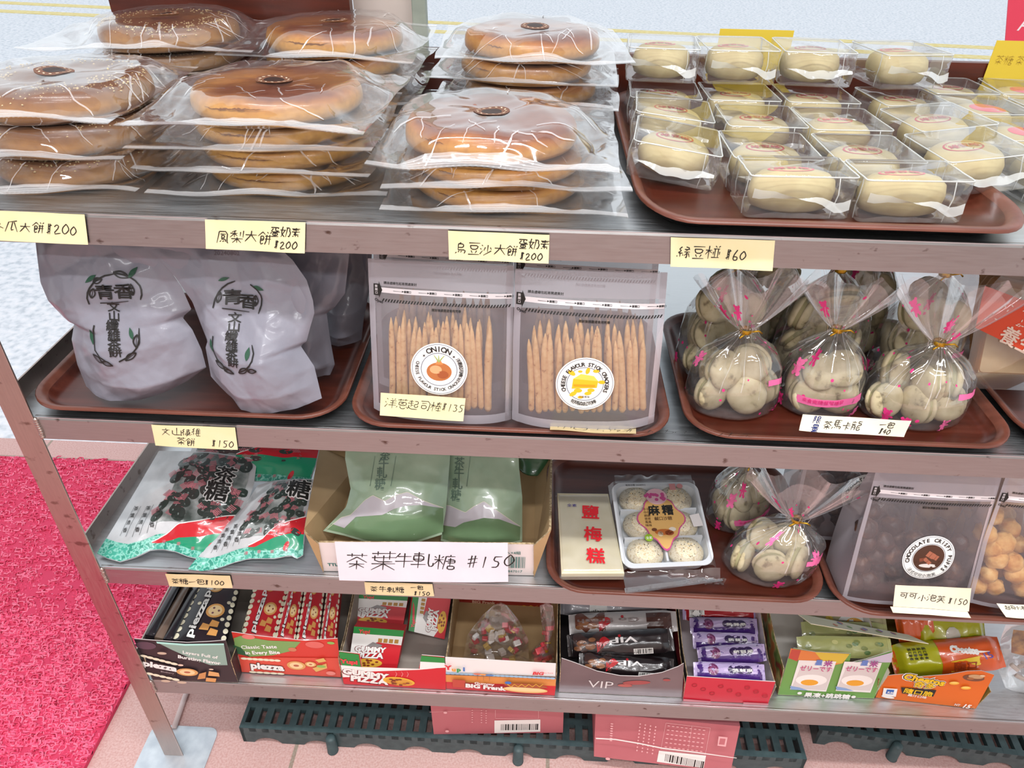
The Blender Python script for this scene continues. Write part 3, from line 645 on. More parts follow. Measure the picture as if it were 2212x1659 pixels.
def marks(q):
    def f(b, P):
        X = lambda a, c: P.px(a, c); sc = (P.px(400, 700)[0]-P.px(300, 700)[0])/100; F_ = P.at
        for ch, a, c, s_ in q['t']:
            x, y = X(a, c); b.text(ch, x, y-.4*s_*sc, s_*sc*1.02, M_BLK, F_, .0012, .026, q['r'], 1.3, .5)
        (a, c), (d, e) = q['u']; b.stroke([X(a, c), X((a+d)/2, (c+e)/2+2), X(d, e)], 2.2*sc, M_BLK, F_, .0012)
        for pts in q['s']:
            pp = [X(*k) for k in pts]; qq = [pp[0]]
            for k, l in zip(pp, pp[1:]): qq += [(k[0]*.7+l[0]*.3, k[1]*.7+l[1]*.3), (k[0]*.3+l[0]*.7, k[1]*.3+l[1]*.7)]
            b.stroke(qq+[pp[-1]], 3.2*sc, M_BLK, F_, .0012)
        for a, c, ln, wd, an, fi in q['l']:
            x, y = X(a, c); leaf(b, x, y, ln*sc, wd*sc, math.radians(an), M_GRN if fi else M_BLK, lambda x, t, h: F_(x, t, .0012), 2.1*sc, fi)
        for s_, a, c, z_ in q.get('d', []): x, y = X(a, c); b.text(s_, x, y, z_*sc, flat('6a5f66', .6), F_, .001)
    return f
teabag('crumpled pearl grey bag of tea biscuits with black lettering, left one on its tray', (280, 862), 9,
    [(170, 848), (205, 858), (240, 865), (300, 865), (350, 852), (392, 836)], [(53, 500), (160, 505), (300, 520)],
    [(150, 800), (137, 745), (143, 708), (120, 697), (85, 660), (68, 620), (60, 560)],
    [(433, 806), (423, 768), (402, 723), (380, 696), (400, 679), (378, 630), (350, 589), (323, 558)], 3,
    marks(dict(r=.02, t=[('青', 222, 632, 33), ('香', 263, 631, 33), ('文', 242, 664, 21), ('山', 245, 682, 21), ('纖', 246, 700, 22), ('維', 253, 717, 22), ('茶', 258, 734, 22), ('餅', 263, 750, 22)], u=((214, 656), (275, 652)),
        s=[[(192, 658), (185, 640), (192, 618), (212, 600), (240, 595)], [(240, 593), (268, 600), (292, 615), (303, 635), (300, 650)], [(207, 700), (206, 730), (222, 755), (250, 772)], [(272, 770), (295, 758), (312, 735), (305, 705)]],
        l=[(180, 613, 30, 5, 35, True), (197, 612, 22, 6, 20, False), (238, 592, 32, 6, -20, False), (270, 605, 28, 6, 50, True), (196, 645, 22, 6, 70, False), (284, 640, 24, 6, 95, False), (208, 740, 34, 6, 95, True), (212, 757, 28, 6, -35, False), (235, 770, 25, 5, -20, False), (285, 768, 30, 6, 35, False), (305, 742, 28, 7, 80, False), (297, 727, 26, 5, 105, True)])))
teabag('crumpled pearl grey bag of tea biscuits with black lettering, right one on its tray', (575, 890), 13,
    [(443, 824), (470, 846), (495, 862), (519, 887), (545, 893), (585, 893), (640, 886), (687, 872)], [(282, 537), (400, 536), (536, 533), (594, 543)],
    [(431, 761), (435, 747), (419, 706), (402, 661), (364, 606), (330, 569)],
    [(677, 830), (670, 802), (640, 757), (653, 747), (660, 720), (670, 685), (667, 658), (653, 613), (622, 569)], 8,
    marks(dict(r=-.03, t=[('青', 494, 645, 32), ('香', 528, 655, 32), ('文', 503, 688, 21), ('山', 503, 705, 21), ('纖', 502, 723, 21), ('維', 506, 741, 21), ('茶', 508, 758, 21), ('餅', 513, 774, 21)], u=((478, 667), (534, 677)),
        s=[[(460, 665), (463, 640), (478, 620), (500, 612)], [(535, 618), (558, 635), (562, 655), (555, 680)], [(462, 724), (462, 755), (480, 780), (510, 793)], [(530, 793), (548, 785), (562, 760), (552, 738)]],
        l=[(465, 610, 24, 4, 15, True), (540, 622, 26, 5, -15, True), (468, 655, 22, 5, 75, False), (546, 665, 24, 6, 80, False), (464, 758, 30, 5, 100, True), (470, 775, 28, 5, -35, False), (492, 792, 24, 4, -15, False), (527, 796, 28, 6, 30, False), (545, 768, 28, 6, 80, True), (548, 790, 22, 5, 10, False)],
        d=[('20240802', 452, 556, 13)])))
teabag('grey tea biscuit bag half hidden behind the right front bag', (650, 815), 6, [(590, 812), (650, 820), (706, 823)], [(590, 545), (680, 548), (748, 552)], [(585, 700)], [(716, 800), (705, 740), (698, 688), (716, 675), (738, 645)], 15)
teabag('grey tea biscuit bag farthest back, half hidden beside the cracker pouches', (735, 745), 5, [(690, 742), (730, 748), (775, 745)], [(700, 520), (760, 522), (800, 525)], [(692, 640)], [(780, 700), (792, 640)], 21)
# ---------------------------------------------------------------- frosted pouches
FROST = film('frosted pouch film', haze=.16, hazecol=(.46, .44, .49), scale=12, bmp=.25, rough=.22, gl=.8)
FROSTS = film('frosted pouch seam', haze=.5, hazecol=(.52, .50, .55), scale=12, bmp=.2, rough=.25, gl=.8)
M_STRIP = flat('e9e4e6', .45); M_NAVY = flat('47536a', .5)
def frost_print(b, P, TL, TR, k=1.):
    """tear strip, arrow and hatched zip line along the top of a frosted pouch; TL / TR = ends of the white strip"""
    a, c = P.px(*TL), P.px(*TR); wd = math.hypot(c[0]-a[0], c[1]-a[1]); ux, uy = (c[0]-a[0])/wd, (c[1]-a[1])/wd
    f = lambda x, y, h=0.: P.at(a[0]+ux*x-uy*y, a[1]+uy*x+ux*y, h+.0006); s = wd/280*k
    b.rect(12*s, -5*s, wd-1*s, 5*s, M_STRIP, f, 0, 12, 1)
    for i in range(5):
        x = (38+i*52)*s; b.stroke([(x, 0), (x+18*s, -.4*s)], .8*s, M_BLK, f, .0003); b.poly([(x+18*s, 1.8*s), (x+22*s, 0), (x+18*s, -1.8*s)], M_BLK, f, .0003); b.text('撕開口', x+22*s, -2*s, 5*s, M_BLK, f, .0003, .03)
    b.poly([(-3*s, -12*s), (8*s, -12*s), (8*s, -17*s), (15*s, 0), (8*s, 17*s), (8*s, 12*s), (-3*s, 12*s)], M_BLK, f, .0003); b.text('撕開口', 2.5*s, 5*s, 6*s, M_STRIP, f, .0006, .01, vert=True)
    b.text('請由虛線包起易開處撕封', 18*s, 13*s, 6.2*s, M_BLK, f, .0003, .02); b.text('Open', -2*s, -23*s, 8*s, M_BLK, f, .0003, .03, -.25)
    n = int((wd-12*s)/(6*s))
    for i in range(n):
        x = 14*s+i*6*s; y = -20*s; b.poly([(x, y-3*s), (x+3*s, y-3*s), (x+6*s, y+3*s), (x+3*s, y+3*s)], M_BLK, f, .0003)
    b.text('開封後請盡速食用完畢', wd*.42, -34*s, 6*s, M_BLK, f, .0003, .03)
    b.stroke([(wd*.02, -26*s), (wd, -26*s)], .6*s, M_NAVY, f, .0003)
def sticker(b, P, c, r):
    x, y = P.px(*c); e = P.px(c[0]+r, c[1]); R = e[0]-x; f = lambda a, d, h=0.: P.at(x+a, y+d, h+.0012)
    b.disc(0, 0, R, M_WHT, f, 0, n=48); b.disc(0, 0, R*.955, M_NAVY, f, .0002, r0=.985, n=48); b.disc(0, 0, R*.64, M_NAVY, f, .0002, r0=.97, n=48); return f, R
def crackers(label, base, dg, bottom, top, L, R, strip, sticks, seed, draw=None, grp='frosted pouches of cracker sticks'):
    o = at(*base, z=Z2+.012); fm = lean((o.x, o.y, Z2+.0068), dg)
    P = Pouch(fm, bottom, top, L, R, [(0, .022), (.1, .021), (.5, .019), (.72, .013), (.86, .004), (1, .001)], 1., .0012, 9., seed, 3.5, .014)
    t = thing('cracker_pouch', label, 'pouch', fm.o, grp); b = P.sheets(MB(), FROST, 30, 40)
    b.grid(lambda u, v: P.fm(*P.xt(u, .002+.06*v), P.hf(u, .002+.06*v)+.0004), 20, 3, FROSTS); b.grid(lambda u, v: P.fm(*P.xt(.001+.045*u, v), P.hf(.001+.045*u, v)+.0004), 3, 20, FROSTS); b.grid(lambda u, v: P.fm(*P.xt(.999-.045*u, v), P.hf(.999-.045*u, v)+.0004), 3, 20, FROSTS)
    b.grid(lambda u, v: P.fm(*P.xt(u, .84+.155*v), P.hf(u, .84+.155*v)+.0004), 20, 3, FROSTS)
    frost_print(b, P, *strip); pb = b.build('pouch', t)
    if draw: b = MB(); draw(b, P); b.build('round_label', pb)
    rd = random.Random(seed)
    if sticks:
        x0, x1, yt, yb, n = sticks
        for lay in (0, 1):
            for i in range(n-lay*3):
                px = x0+(x1-x0)*(i+.5)/(n-lay*3)+rd.uniform(-2, 2); a = P.px(px, yb+rd.uniform(-4, 4)); c = P.px(px+rd.uniform(-6, 6)+(0 if lay else 0), yt+rd.uniform(-14, 16)-lay*14)
                hh = .004-lay*.010; r = .0044+rd.uniform(-.0004, .0005); pts = []; rs = []
                for k in (0, .04, .3, .6, .8, .92, 1.): pts.append(fm(a[0]+(c[0]-a[0])*k+.001*math.sin(k*4+i), a[1]+(c[1]-a[1])*k, hh)); rs.append(r*(.6 if k == 0 else 1 if k < .7 else .9 if k == .8 else .6 if k == .92 else .12))
                MB().tube(pts, rs, M_STICK, 10).build('cracker_stick', t)
    return t
M_STICK = mottled('baked cracker stick', [(.3, 'b07a44'), (.36, 'd6a468'), (.7, 'e6bc84')], 150, .7, .2, .001)
def onion(b, P):
    f, R = sticker(b, P, (950, 793), 61); k = R/61
    b.arc_text('ONION', 0, 0, 42*k, 17*k, M_BLK, f, 2.13, 1.0, .0004, .02); b.arc_text('CHEESE FLAVOUR STICK CRACKERS', 0, 0, 51*k, 10*k, M_BLK, f, 2.75, 6.02, .0004, .012, True)
    b.arc_text('洋蔥起司棒', 0, 0, 44*k, 10*k, M_BLK, f, .62, -.3, .0004, .02)
    for a in (2.35, .78): b.text('×', 45*k*math.cos(a), 45*k*math.sin(a)-4*k, 11*k, M_BLK, f, .0004, .02, 0, 1, .5)
    b.disc(0, -5*k, 27*k, flat('b9703c', .5), f, .0003, 22*k); b.disc(-7*k, 0, 13*k, flat('e3a877', .5), f, .0005, 10*k); b.disc(8*k, -12*k, 12*k, flat('a3552c', .5), f, .0005, 9*k)
    b.poly([(-8*k, 12*k), (-3*k, 22*k), (4*k, 22*k), (9*k, 12*k)], flat('d58a4e', .5), f, .0004)
    for a in (-.5, 0, .6): b.stroke([(0, 18*k), (10*k*math.sin(a), 26*k), (22*k*math.sin(a), 34*k)], 2.4*k, flat('9fae62', .5), f, .0006)
def cheese(b, P):
    f, R = sticker(b, P, (1263, 824), 63); k = R/63; y_ = flat('f0b81f', .5); z_ = flat('d99a10', .5)
    b.arc_text('CHEESE FLAVOUR STICK CRACKERS', 0, 0, 43*k, 12.5*k, M_BLK, f, 3.55, -.42, .0004, .025); b.arc_text('帕瑪森起司棒', 0, 0, 52*k, 11*k, M_BLK, f, 4.1, 5.3, .0004, .01, True)
    b.poly([(-28*k, -12*k), (26*k, -8*k), (28*k, 8*k), (-26*k, 12*k)], y_, f, .0003); b.poly([(-26*k, 12*k), (28*k, 8*k), (18*k, 20*k), (-10*k, 24*k)], flat('f6cf55', .5), f, .0003); b.rect(-24*k, -6*k, 22*k, -1*k, z_, f, .0006)
    for x, y, r, q in ((-30, 26, 9, -.6), (-12, 30, 5, 0), (4, 32, 8, 1.3), (22, 32, 7, 0), (36, 6, 8, 0), (-24, -24, 9, .6), (-8, -32, 6, 0), (8, -22, 8, .2), (-14, -16, 9, 0), (14, -14, 8, 0)): b.disc(x*k, y*k, r*k, y_, f, .0004, r*k*.55, n=14, a=q)
    b.text('法國風味', 0, -33*k, 6*k, M_BLK, f, .0005, 0, 0, 1, .5)
crackers('frosted pouch of cracker sticks with the onion round label, front left', (955, 905), 7, [(803, 893), (950, 906), (1104, 917)], [(789, 566), (950, 573), (1110, 582)], [(795, 720)], [(1108, 740)], ((806, 632), (1106, 648)), (838, 1058, 702, 893, 16), 4, onion)
crackers('frosted pouch of cracker sticks with the yellow cheese round label, front right', (1260, 922), 7, [(1105, 917), (1260, 922), (1415, 924)], [(1112, 589), (1280, 592), (1446, 597)], [(1107, 750)], [(1434, 750)], ((1118, 652), (1440, 670)), (1140, 1398, 728, 897, 17), 9, cheese)
crackers('frosted cracker pouch standing behind the onion one, only its top showing', (950, 845), 5, [(815, 838), (950, 843), (1095, 847)], [(800, 526), (950, 530), (1110, 540)], [], [], ((818, 556), (1100, 574)), (850, 1060, 660, 830, 12), 14)
crackers('frosted cracker pouch standing behind the cheese one, only its top showing', (1260, 855), 5, [(1115, 848), (1260, 855), (1400, 858)], [(1108, 545), (1270, 550), (1428, 558)], [], [], ((1118, 578), (1425, 596)), (1150, 1380, 690, 845, 12), 19)
# price cards on the pouches and tray
fo = at(911, 905, z=Z2+.024); fq = plane((0, fo.y-.012, fo.z), (1, 0, 0), (0, math.sin(.15), math.cos(.15)))
note('yellow price note leaning on the onion cracker pouch, reading 洋蔥起司棒', (823, 847), (1006, 859), (1001, 908), (821, 896), [('洋蔥起司棒', .05, .36, .42), ('$135', .72, .4, .34)], fm=fq, name='price_note', w=.0009)
fq = plane(at(1290, 925, z=Z2+.026), (1, 0, 0), (0, -.55, .3))
note('curled cream price note lying on the tray rim before the cheese cracker pouch', (1189, 912), (1374, 921), (1374, 937), (1188, 929), [('帕瑪森起司棒', .08, .2, .62), ('135', .8, .2, .6)], M_CRM, fm=fq, name='price_note', w=.0009)
# ================================================================ bags of macarons
M_MAC = mottled('sandy macaron shell', [(.32, '85775a'), (.42, 'c4b691'), (.7, 'd8ccab')], 55, .85, .35, .0015); M_FILL = flat('a9a178', .8)
FBAG = film('clear gift bag film', haze=.045, scale=38, bmp=.6, rough=.05, gl=1.2, base=.06, most=.42); M_BEAR = flat('e0357f', .55); M_BEAR2 = flat('ee6fa5', .55); M_GOLD = flat('c79a2e', .3, .8)
def macaron(t, M, seed, r=.0275):
    b = MB(); w = lambda u, j: Vector((nz3(math.cos(6.28*u)*1.5, math.sin(6.28*u)*1.5, seed+j*.4), nz3(math.cos(6.28*u)*1.5, 3+math.sin(6.28*u)*1.5, seed+j*.4), 0))*.0014
    k = r/.0275; q = lambda pr: [(a*k, z*k) for a, z in pr]
    up = [(.0255, .0025), (.0272, .0045), (.0268, .007), (.024, .0105), (.018, .0132), (.009, .0145), (.0004, .0148)]
    b.lathe(q(up), M_MAC, 22, (0, 0, 0), (True, True), w); b.lathe(q([(a, -z) for a, z in up[::-1]]), M_MAC, 22, (0, 0, 0), (True, True), w); b.lathe(q([(.0245, -.003), (.025, 0), (.0245, .003)]), M_FILL, 18, (0, 0, 0), (False, False))
    b.v = [M @ Vector(p) for p in b.v]; dz = max(0, .002-min(p.z for p in b.v)); b.v = [p+Vector((0, 0, dz)) for p in b.v]; return b.build('macaron', t, local=True)
def bear(b, a, z, s, fm, mat, mir=1):
    f = lambda x, y, h=0.: fm(a+x, z+y, h)
    for x, y, rx, ry in ((0, .9, .62, .5), (-.5, 1.35, .24, .24), (.5, 1.35, .24, .24), (0, -.1, .55, .7), (-.7*mir, .2, .42, .2), (.72*mir, .35, .4, .2), (-.4, -.85, .3, .35), (.45, -.8, .3, .35)): b.disc(x*s, y*s, rx*s, mat, f, .0004, ry*s, n=12, nr=1)
def macaron_bag(seed, rx=.062, ry=.045, zn=.115, H=.19, n_mac=8, band=False, lx=0., macs=None):
    rd = random.Random(seed); t = thing('macaron_bag', 'x', 'bag', (0, 0, 0), 'clear gift bags of macarons')
    prof = [(0, .86), (.03, .98), (.18, 1.03), (.4, 1.), (.6, .9), (.78, .66), (.9, .36), (.97, .14), (1., .1)]
    def rad(k): return interp(prof, k)
    def S_(a, z, h=0.):
        c, s_ = math.sin(a), -math.cos(a)                      # a = 0 faces the front
        if z <= zn:
            k = z/zn; r = rad(k); pl = .1*r*smooth((k-.45)/.4)*math.sin(a*9+seed)+.05*smooth((k-.2)/.5)*nz3(a*2.5, k*5, seed)+.07*ridge(math.cos(a)*2, math.sin(a)*2+k*2, seed)*(1-smooth((k-.8)/.2)); r = max(.05, r+pl)
            return Vector((c*rx*r+lx*k*zn, s_*ry*r, z))+Vector((c, s_, 0))*h
        k = (z-zn)/(H-zn); sp = .1+1.1*k**.8; pl = .35*math.sin(a*7+seed*2)*(.2+.8*k)
        return Vector((c*rx*sp*(1+.12*math.sin(a*5+seed))+lx*zn, s_*ry*(.1+.32*k)+.014*pl, zn+(H-zn)*k*(1+.14*math.sin(a*6+seed)+.1*nz3(a*2, seed))+0*h))+Vector((c, s_, 0))*h
    b = MB(); b.grid(lambda u, v: S_(2*PI*u-PI, .0008+(zn-.0008)*v), 60, 30, FBAG, True, True); b.grid(lambda u, v: S_(2*PI*u-PI, zn+(H-zn)*v), 60, 14, FBAG, True, True)
    b.rings([[S_(2*PI*u/60-PI, .0008)*k+Vector((0, 0, .0008*(1-k))) for u in range(60)] for k in (1, .5, .02)], FBAG)
    fm = lambda x, z, h=0.: S_(x/rx, z, h)
    for i in range(16): a = rd.uniform(-2, 2)*rx; z0 = zn*rd.uniform(.3, .8); b.stroke([(a+(.0-a)*.25*k/6+.002*nz3(k*.7, i, seed), z0+(zn*1.25-z0)*k/6) for k in range(7)], rd.uniform(.0006, .0016), CREASE_GLINT, fm, .0005)  # pale strokes paint crease highlights running up to the neck
    for i in range(7): bear(b, rd.uniform(-1.6, 1.6)*rx, rd.choice((rd.uniform(zn*1.08, H*.9), rd.uniform(zn*.5, zn*.85), rd.uniform(.005, .02))), .008*rd.uniform(.8, 1.15), fm, M_BEAR if i % 3 else M_BEAR2, rd.choice((-1, 1)))
    for i in range(26): b.disc(rd.uniform(-2.6, 2.6)*rx, rd.uniform(.01, H*.92), rd.uniform(.0012, .0028), M_BEAR, fm, .0004, n=8, nr=1)
    if band:
        b.band(-.75*rx, .95*rx, lambda x: .026+.06*x, lambda x: .037+.06*x, M_BEAR2, fm, .0006, 14, 1)
        b.text('未食完請保留原袋', -.6*rx, .0285, .0065, M_BEAR, fm, .0012, .01, .06)
    else: b.band(rx*.55, rx*1.4, lambda x: .055-.1*x, lambda x: .063-.1*x, M_BEAR2, fm, .0006, 8, 1)
    bg_ = b.build('gift_bag', t, local=True)
    b = MB(); b.lathe([(.0075, zn-.003), (.0085, zn), (.0075, zn+.003)], M_GOLD, 14, (lx*zn, 0, 0), (False, False)); b.tube([(lx*zn, -.006, zn), (lx*zn+.012, -.012, zn+.006), (lx*zn+.018, -.01, zn+.001)], .0012, M_GOLD, 6); b.tube([(lx*zn, -.006, zn), (lx*zn-.011, -.012, zn-.004)], .0012, M_GOLD, 6); b.build('twist_tie', bg_, local=True)
    for i, (x, y, z, ax, ay) in enumerate(macs or [(-.033, -.012, .019, 82, 25), (.012, -.02, .027, 75, -20), (.037, .0, .028, 88, -60), (-.008, .012, .027, 60, 90), (-.022, -.010, .062, 70, 20), (.014, -.004, .066, 84, -35), (.03, .012, .056, 60, 40), (-.032, .016, .052, 80, 70)][:n_mac]):
        x, y = x*rx/.062, y*ry/.045
        macaron(t, Matrix.Translation((x, y, max(z, .018))) @ Matrix.Rotation(math.radians(ay), 4, 'Z') @ Matrix.Rotation(math.radians(ax), 4, 'X'), seed+i*1.7, .0255+.001*(i % 3))
    return t
def put(t, px, py, z, label, rz=0, x=None, y=None):
    p = at(px, py, z=z+.012); t.location = (p.x if x is None else x, (p.y if y is None else y), z); t.rotation_euler[2] = math.radians(rz); t['label'] = label; return t
Zt = Z2+.0066
MBG = [macaron_bag(5), macaron_bag(12, .054, .044, .118, .18, 7, True, macs=[(-.022, -.02, .018, 70, 10), (.022, -.018, .02, 80, -15), (-.03, .008, .03, 85, 60), (-.014, -.012, .058, 55, 15), (.02, -.01, .064, 50, -30), (.0, .014, .04, 70, 80), (.03, .016, .03, 80, 120)]),
   macaron_bag(19, .066, .046, .112, .19, 8, False, .06, macs=[(-.038, -.014, .022, 70, 22), (.0, -.02, .024, 86, -70), (.035, -.008, .02, 60, 10), (-.03, .006, .064, 78, 50), (.006, -.012, .056, 88, -80), (.036, .004, .052, 88, 80), (.012, .016, .026, 75, 30), (-.012, .02, .03, 80, 0)])]
put(MBG[0], 1603, 925, Zt, 'clear bear-printed bag of macarons standing front left on its tray', 6, y=.085)
put(MBG[1], 1795, 915, Zt, 'clear bag of macarons with a pink lettered band, front middle behind its price note', -4, y=.092)
put(MBG[2], 2000, 930, Zt, 'clear bear-printed bag of macarons standing front right on its tray', -5, y=.078)
def back(i, x, y, rz, label, z=Zt, s=1.): c = dup(MBG[i], (x, y, z), math.radians(rz), label); c.scale = (s,)*3; return c
MBG.append(macaron_bag(31, .062, .036, .165, .235, 14, False, 0., macs=[(-.033, -.016, .02, 82, 25), (.012, -.026, .026, 75, -20), (.037, .0, .028, 88, -60), (-.008, .012, .03, 60, 90), (-.026, -.014, .068, 70, 20), (.016, -.014, .07, 84, -35), (.034, .008, .06, 60, 40), (-.034, .014, .056, 80, 70), (-.024, -.012, .112, 62, 15), (.02, -.016, .108, 80, -30), (.036, .008, .1, 80, 60), (-.006, .008, .128, 40, 10)]))
put(MBG[3], 0, 0, Zt, 'clear bag of macarons at the tray left edge behind the front left bag', 4, x=.925, y=.17)
back(3, 1.062, .17, 176, 'clear bag of macarons in the second row, behind the middle bag')
back(3, 1.199, .168, 3, 'clear bag of macarons in the second row, behind the front right bag')
back(3, .992, .248, 178, 'clear bag of macarons in the back row, left of two')
back(3, 1.13, .248, -3, 'clear bag of macarons in the back row, right of two')
fq = plane(at(1850, 935, z=Z2+.03), (1, -.02, 0), (0, .25, .9))
note('white-cream price note curled on the macaron tray, reading 茶馬卡龍', (1733, 894), (1967, 907), (1951, 942), (1724, 928), [('茶馬卡龍', .2, .22, .52), ('一包', .72, .45, .42), ('$40', .74, .1, .36), ('限', .1, .5, .46, M_BLUE), ('量', .1, .05, .46, M_BLUE)], mottled('pale note paper', [(.3, 'ece2c4'), (.7, 'f4ecd6')], 18, .8), fm=fq, name='price_note', w=.0011, curl=.005)
# orange printed bag of sliced bread, at the frame edge
t = thing('bread_bag', 'clear and orange bag of sliced bread leaning at the right frame edge', 'bread', (1.325, .12, Z2)); 
M_SLICE = mottled('soft bread', [(.3, 'e0b987'), (.7, 'efd2a6')], 30, .85, .2, .001); M_CR2 = flat('b97a3f', .7)
for i in range(5):
    c = Vector((1.332+i*.012, .165+i*.026, Z2+.085)); pts = [(-.05, -.06), (.05, -.06), (.052, .02), (.06, .04), (.045, .065), (0, .058), (-.045, .065), (-.06, .04), (-.052, .02)]
    rs = []
    for k, (d, s_) in enumerate(((-.012, .92), (-.008, 1), (.008, 1), (.012, .92))): rs.append([c+Vector((x*s_*.95, d+(z+.06)*.3, z*s_*1.05)) for x, z in pts])
    b = MB(); b.rings(rs, M_CR2, (False, False), False); b.rings([rs[0], [c+(p-c)*.98+Vector((0, -.0006, 0)) for p in rs[0]]], M_CR2, (False, False)); b.add(rs[0], [tuple(range(9))[::-1]], M_SLICE); b.add(rs[3], [tuple(range(9))], M_SLICE)
    b.build('bread_slice', t, bevel=.004)
fm = lean((1.328, .120, Z2+.0215), 16); b = MB()
def BS(x, tt, h=0.):
    k = max(0, 1-(x/.085)**2); return fm(x, tt, .012*k*math.sin(min(PI, tt/.15*PI))+.003*ridge(x*14, tt*14, 3)+h)
hwid = lambda tt: interp([(0, .075), (.13, .08), (.17, .05), (.19, .012), (.21, .03), (.25, .06)], tt)
b.grid(lambda u, v: BS((2*u-1)*hwid(.25*v), .25*v), 30, 40, FBAG); b.grid(lambda u, v: fm((1-2*u)*hwid(.25*v), .25*v, -.12*math.sin(min(PI, .25*v/.19*PI))), 30, 30, FBAG)
M_ORG = flat('e2471c', .45); M_ORGT = flat('f4d9c6', .6)
b.band(-.078, .078, lambda x: .088-.42*(x+.08), lambda x: .145-.32*(x+.08), M_ORG, BS, .001, 20, 6)
b.text('養生土司', -.05, .075, .026, M_ORGT, BS, .002, .02, -.42); b.text('TOAST', -.01, .125, .014, M_ORG, BS, .002, .02, -.9)
for i in range(30): x = random.uniform(-.06, .07); b.disc(x, .12-.38*(x+.08)+random.uniform(-.02, .02), .002, M_ORGT, BS, .002, .0008, n=6, a=random.uniform(0, 3), nr=1)
b.build('printed_bag', t)
# ================================================================ third shelf
# ---------------------------------------------------------------- tea candy bags
M_SILV = mottled('silvery candy bag', [(.3, 'a9adb0'), (.7, 'd3d6d8')], 20, .22, .3, .002, spec=.8); M_SILV.node_tree.nodes['Principled BSDF'].inputs['Coat Weight'].default_value = .6
def gloss(c, r=.22): return flat(c, r, 0., .6, .5)
M_TEAL = mottled('teal leaf print', [(.40, '2f8f7a'), (.5, '8fd2c2'), (.6, '49a892')], 150, .22, .3, .001, detail=1); M_GRN2 = gloss('159069'); M_RED2 = gloss('c41424'); M_DKC = gloss('2c3a35'); M_STR = gloss('c4757e'); M_WH2 = gloss('e9e6e4'); M_WIN = mottled('clear candy window', [(.35, '4a5450'), (.55, '8c9492'), (.7, 'b9bcbb')], 38, .2, .3, .002)
def candy_bag(label, base, dg, yaw, bottom, top, L, R, wave, green, char, seed, z, cols=True, dep=.022):
    o = at(*base, z=z); fm = lean(o, dg, yaw)
    P = Pouch(fm, bottom, top, L, R, [(0, .001), (.10, .004), (.25, dep*.8), (.5, dep), (.8, dep*.8), (1, .003)], .25, .0035, 16., seed, 2.6, .01, .0008)
    t = thing('candy_bag', label, 'bag', fm.o, 'bags of wrapped tea candy'); b = P.sheets(MB(), M_SILV, 40, 44); F_ = lambda x, y, h=0.: P.at(x, y, h+.0006); rd = random.Random(seed)
    UV = lambda u, v, h=0.: P.fm(*P.xt(u, v), P.hf(u, v)+.0012+h)
    sc = (P.px(base[0]+50, base[1])[0]-P.px(base[0]-50, base[1])[0])/100
    b.grid(lambda u, v: UV(.37+.58*u if cols else .05+.9*u, .24+.74*v, -.0004), 20, 24, M_WIN)
    for i in range(60):                       # wrapped sweets showing through the window
        u, v = rd.uniform(.34 if cols else .06, .95), rd.uniform(.27, .97); a = rd.uniform(0, 3.1); w, h = .055, .043; ca, sa = math.cos(a), math.sin(a); g = lambda x, y, hh=0.: UV(max(.02, min(.98, u+(x*ca-y*sa))), max(.22, min(.98, v+(x*sa+y*ca))), hh+i*.00001)
        b.disc(0, 0, w, M_DKC, g, 0, h, n=14, nr=1)
        for k in range(5): b.rect(w*.9+k*.013, -.028, w*.9+k*.013+.007, .028, M_STR, g, .0001); 
        b.disc(-.012, .01, .012, gloss('7d8a86'), g, .0002, .006, n=8, nr=1)
    xs = sorted(P.px(*q) for q in wave); gs = sorted(P.px(*q) for q in green); bt = lambda x: interp(P.B, x)
    X0, X1 = P.B[0][0], P.B[-1][0]; T_ = P.T
    g0 = lambda x: bt(x)+.2*0
    b.grid(lambda u, v: UV(u, .004+.135*v), 40, 4, M_TEAL)
    ux = lambda x, v: (x-interp(P.Ls, v))/(interp(P.Rs, v)-interp(P.Ls, v))
    def wband(lo, hi, mat, h):
        def g(u, v):
            x = xs[0][0]+(X1+.03-xs[0][0])*u; y = lo(x)+(max(hi(x), lo(x))-lo(x))*v; q = P.uv(x, y); return P.fm(*P.xt(min(q[0], .995), q[1]), P.hf(min(q[0], .995), q[1])+.0014+h)
        b.grid(g, 36, 6, mat)
    wband(lambda x: interp(P.B, x)+.012, lambda x: interp(gs, x), M_GRN2, .0002); wband(lambda x: interp(gs, x), lambda x: interp(xs, x), M_RED2, .0003); wband(lambda x: interp(xs, x)-.0004, lambda x: interp(xs, x)+.0012, M_WH2, .0004)
    for s_, px, py, k in char:
        x, y = P.px(px, py); b.text(s_, x, y-.4*k*sc, k*sc*1.15, M_WH2, F_, .0035, .09, -.03, 1., .5); b.text(s_, x, y-.4*k*sc, k*sc*1.15, M_BLK, F_, .0042, .03, -.03, 1., .5)
    if cols:
        for i in range(6):
            u = .1+.055*i; b.grid(lambda a, c: UV(u+.003*a, .19+.26*c), 1, 6, flat('5a5f60', .4))
            if i in (0, 2, 4):
                for k, ch in enumerate('茶葉清香'): p = P.xt(u+.028, .41-.062*k); b.text(ch, p[0], p[1], 11*sc, M_BLK, F_, .001, .01, 0, 1., .5)
    p = P.xt(.84, .12); b.disc(p[0], p[1], 5*sc, M_RED2, F_, .0012, 11*sc, n=10, nr=1, a=-.5)
    for k, ch in enumerate('清香茶糖'): p = P.xt(.48+.12*k, .06); b.text(ch, p[0], p[1], 8*sc, flat('c06a78', .4), F_, .0012, .01, 0, 1.2, .5)
    b.floor(Z3+.001).build('bag_with_print', t); return t
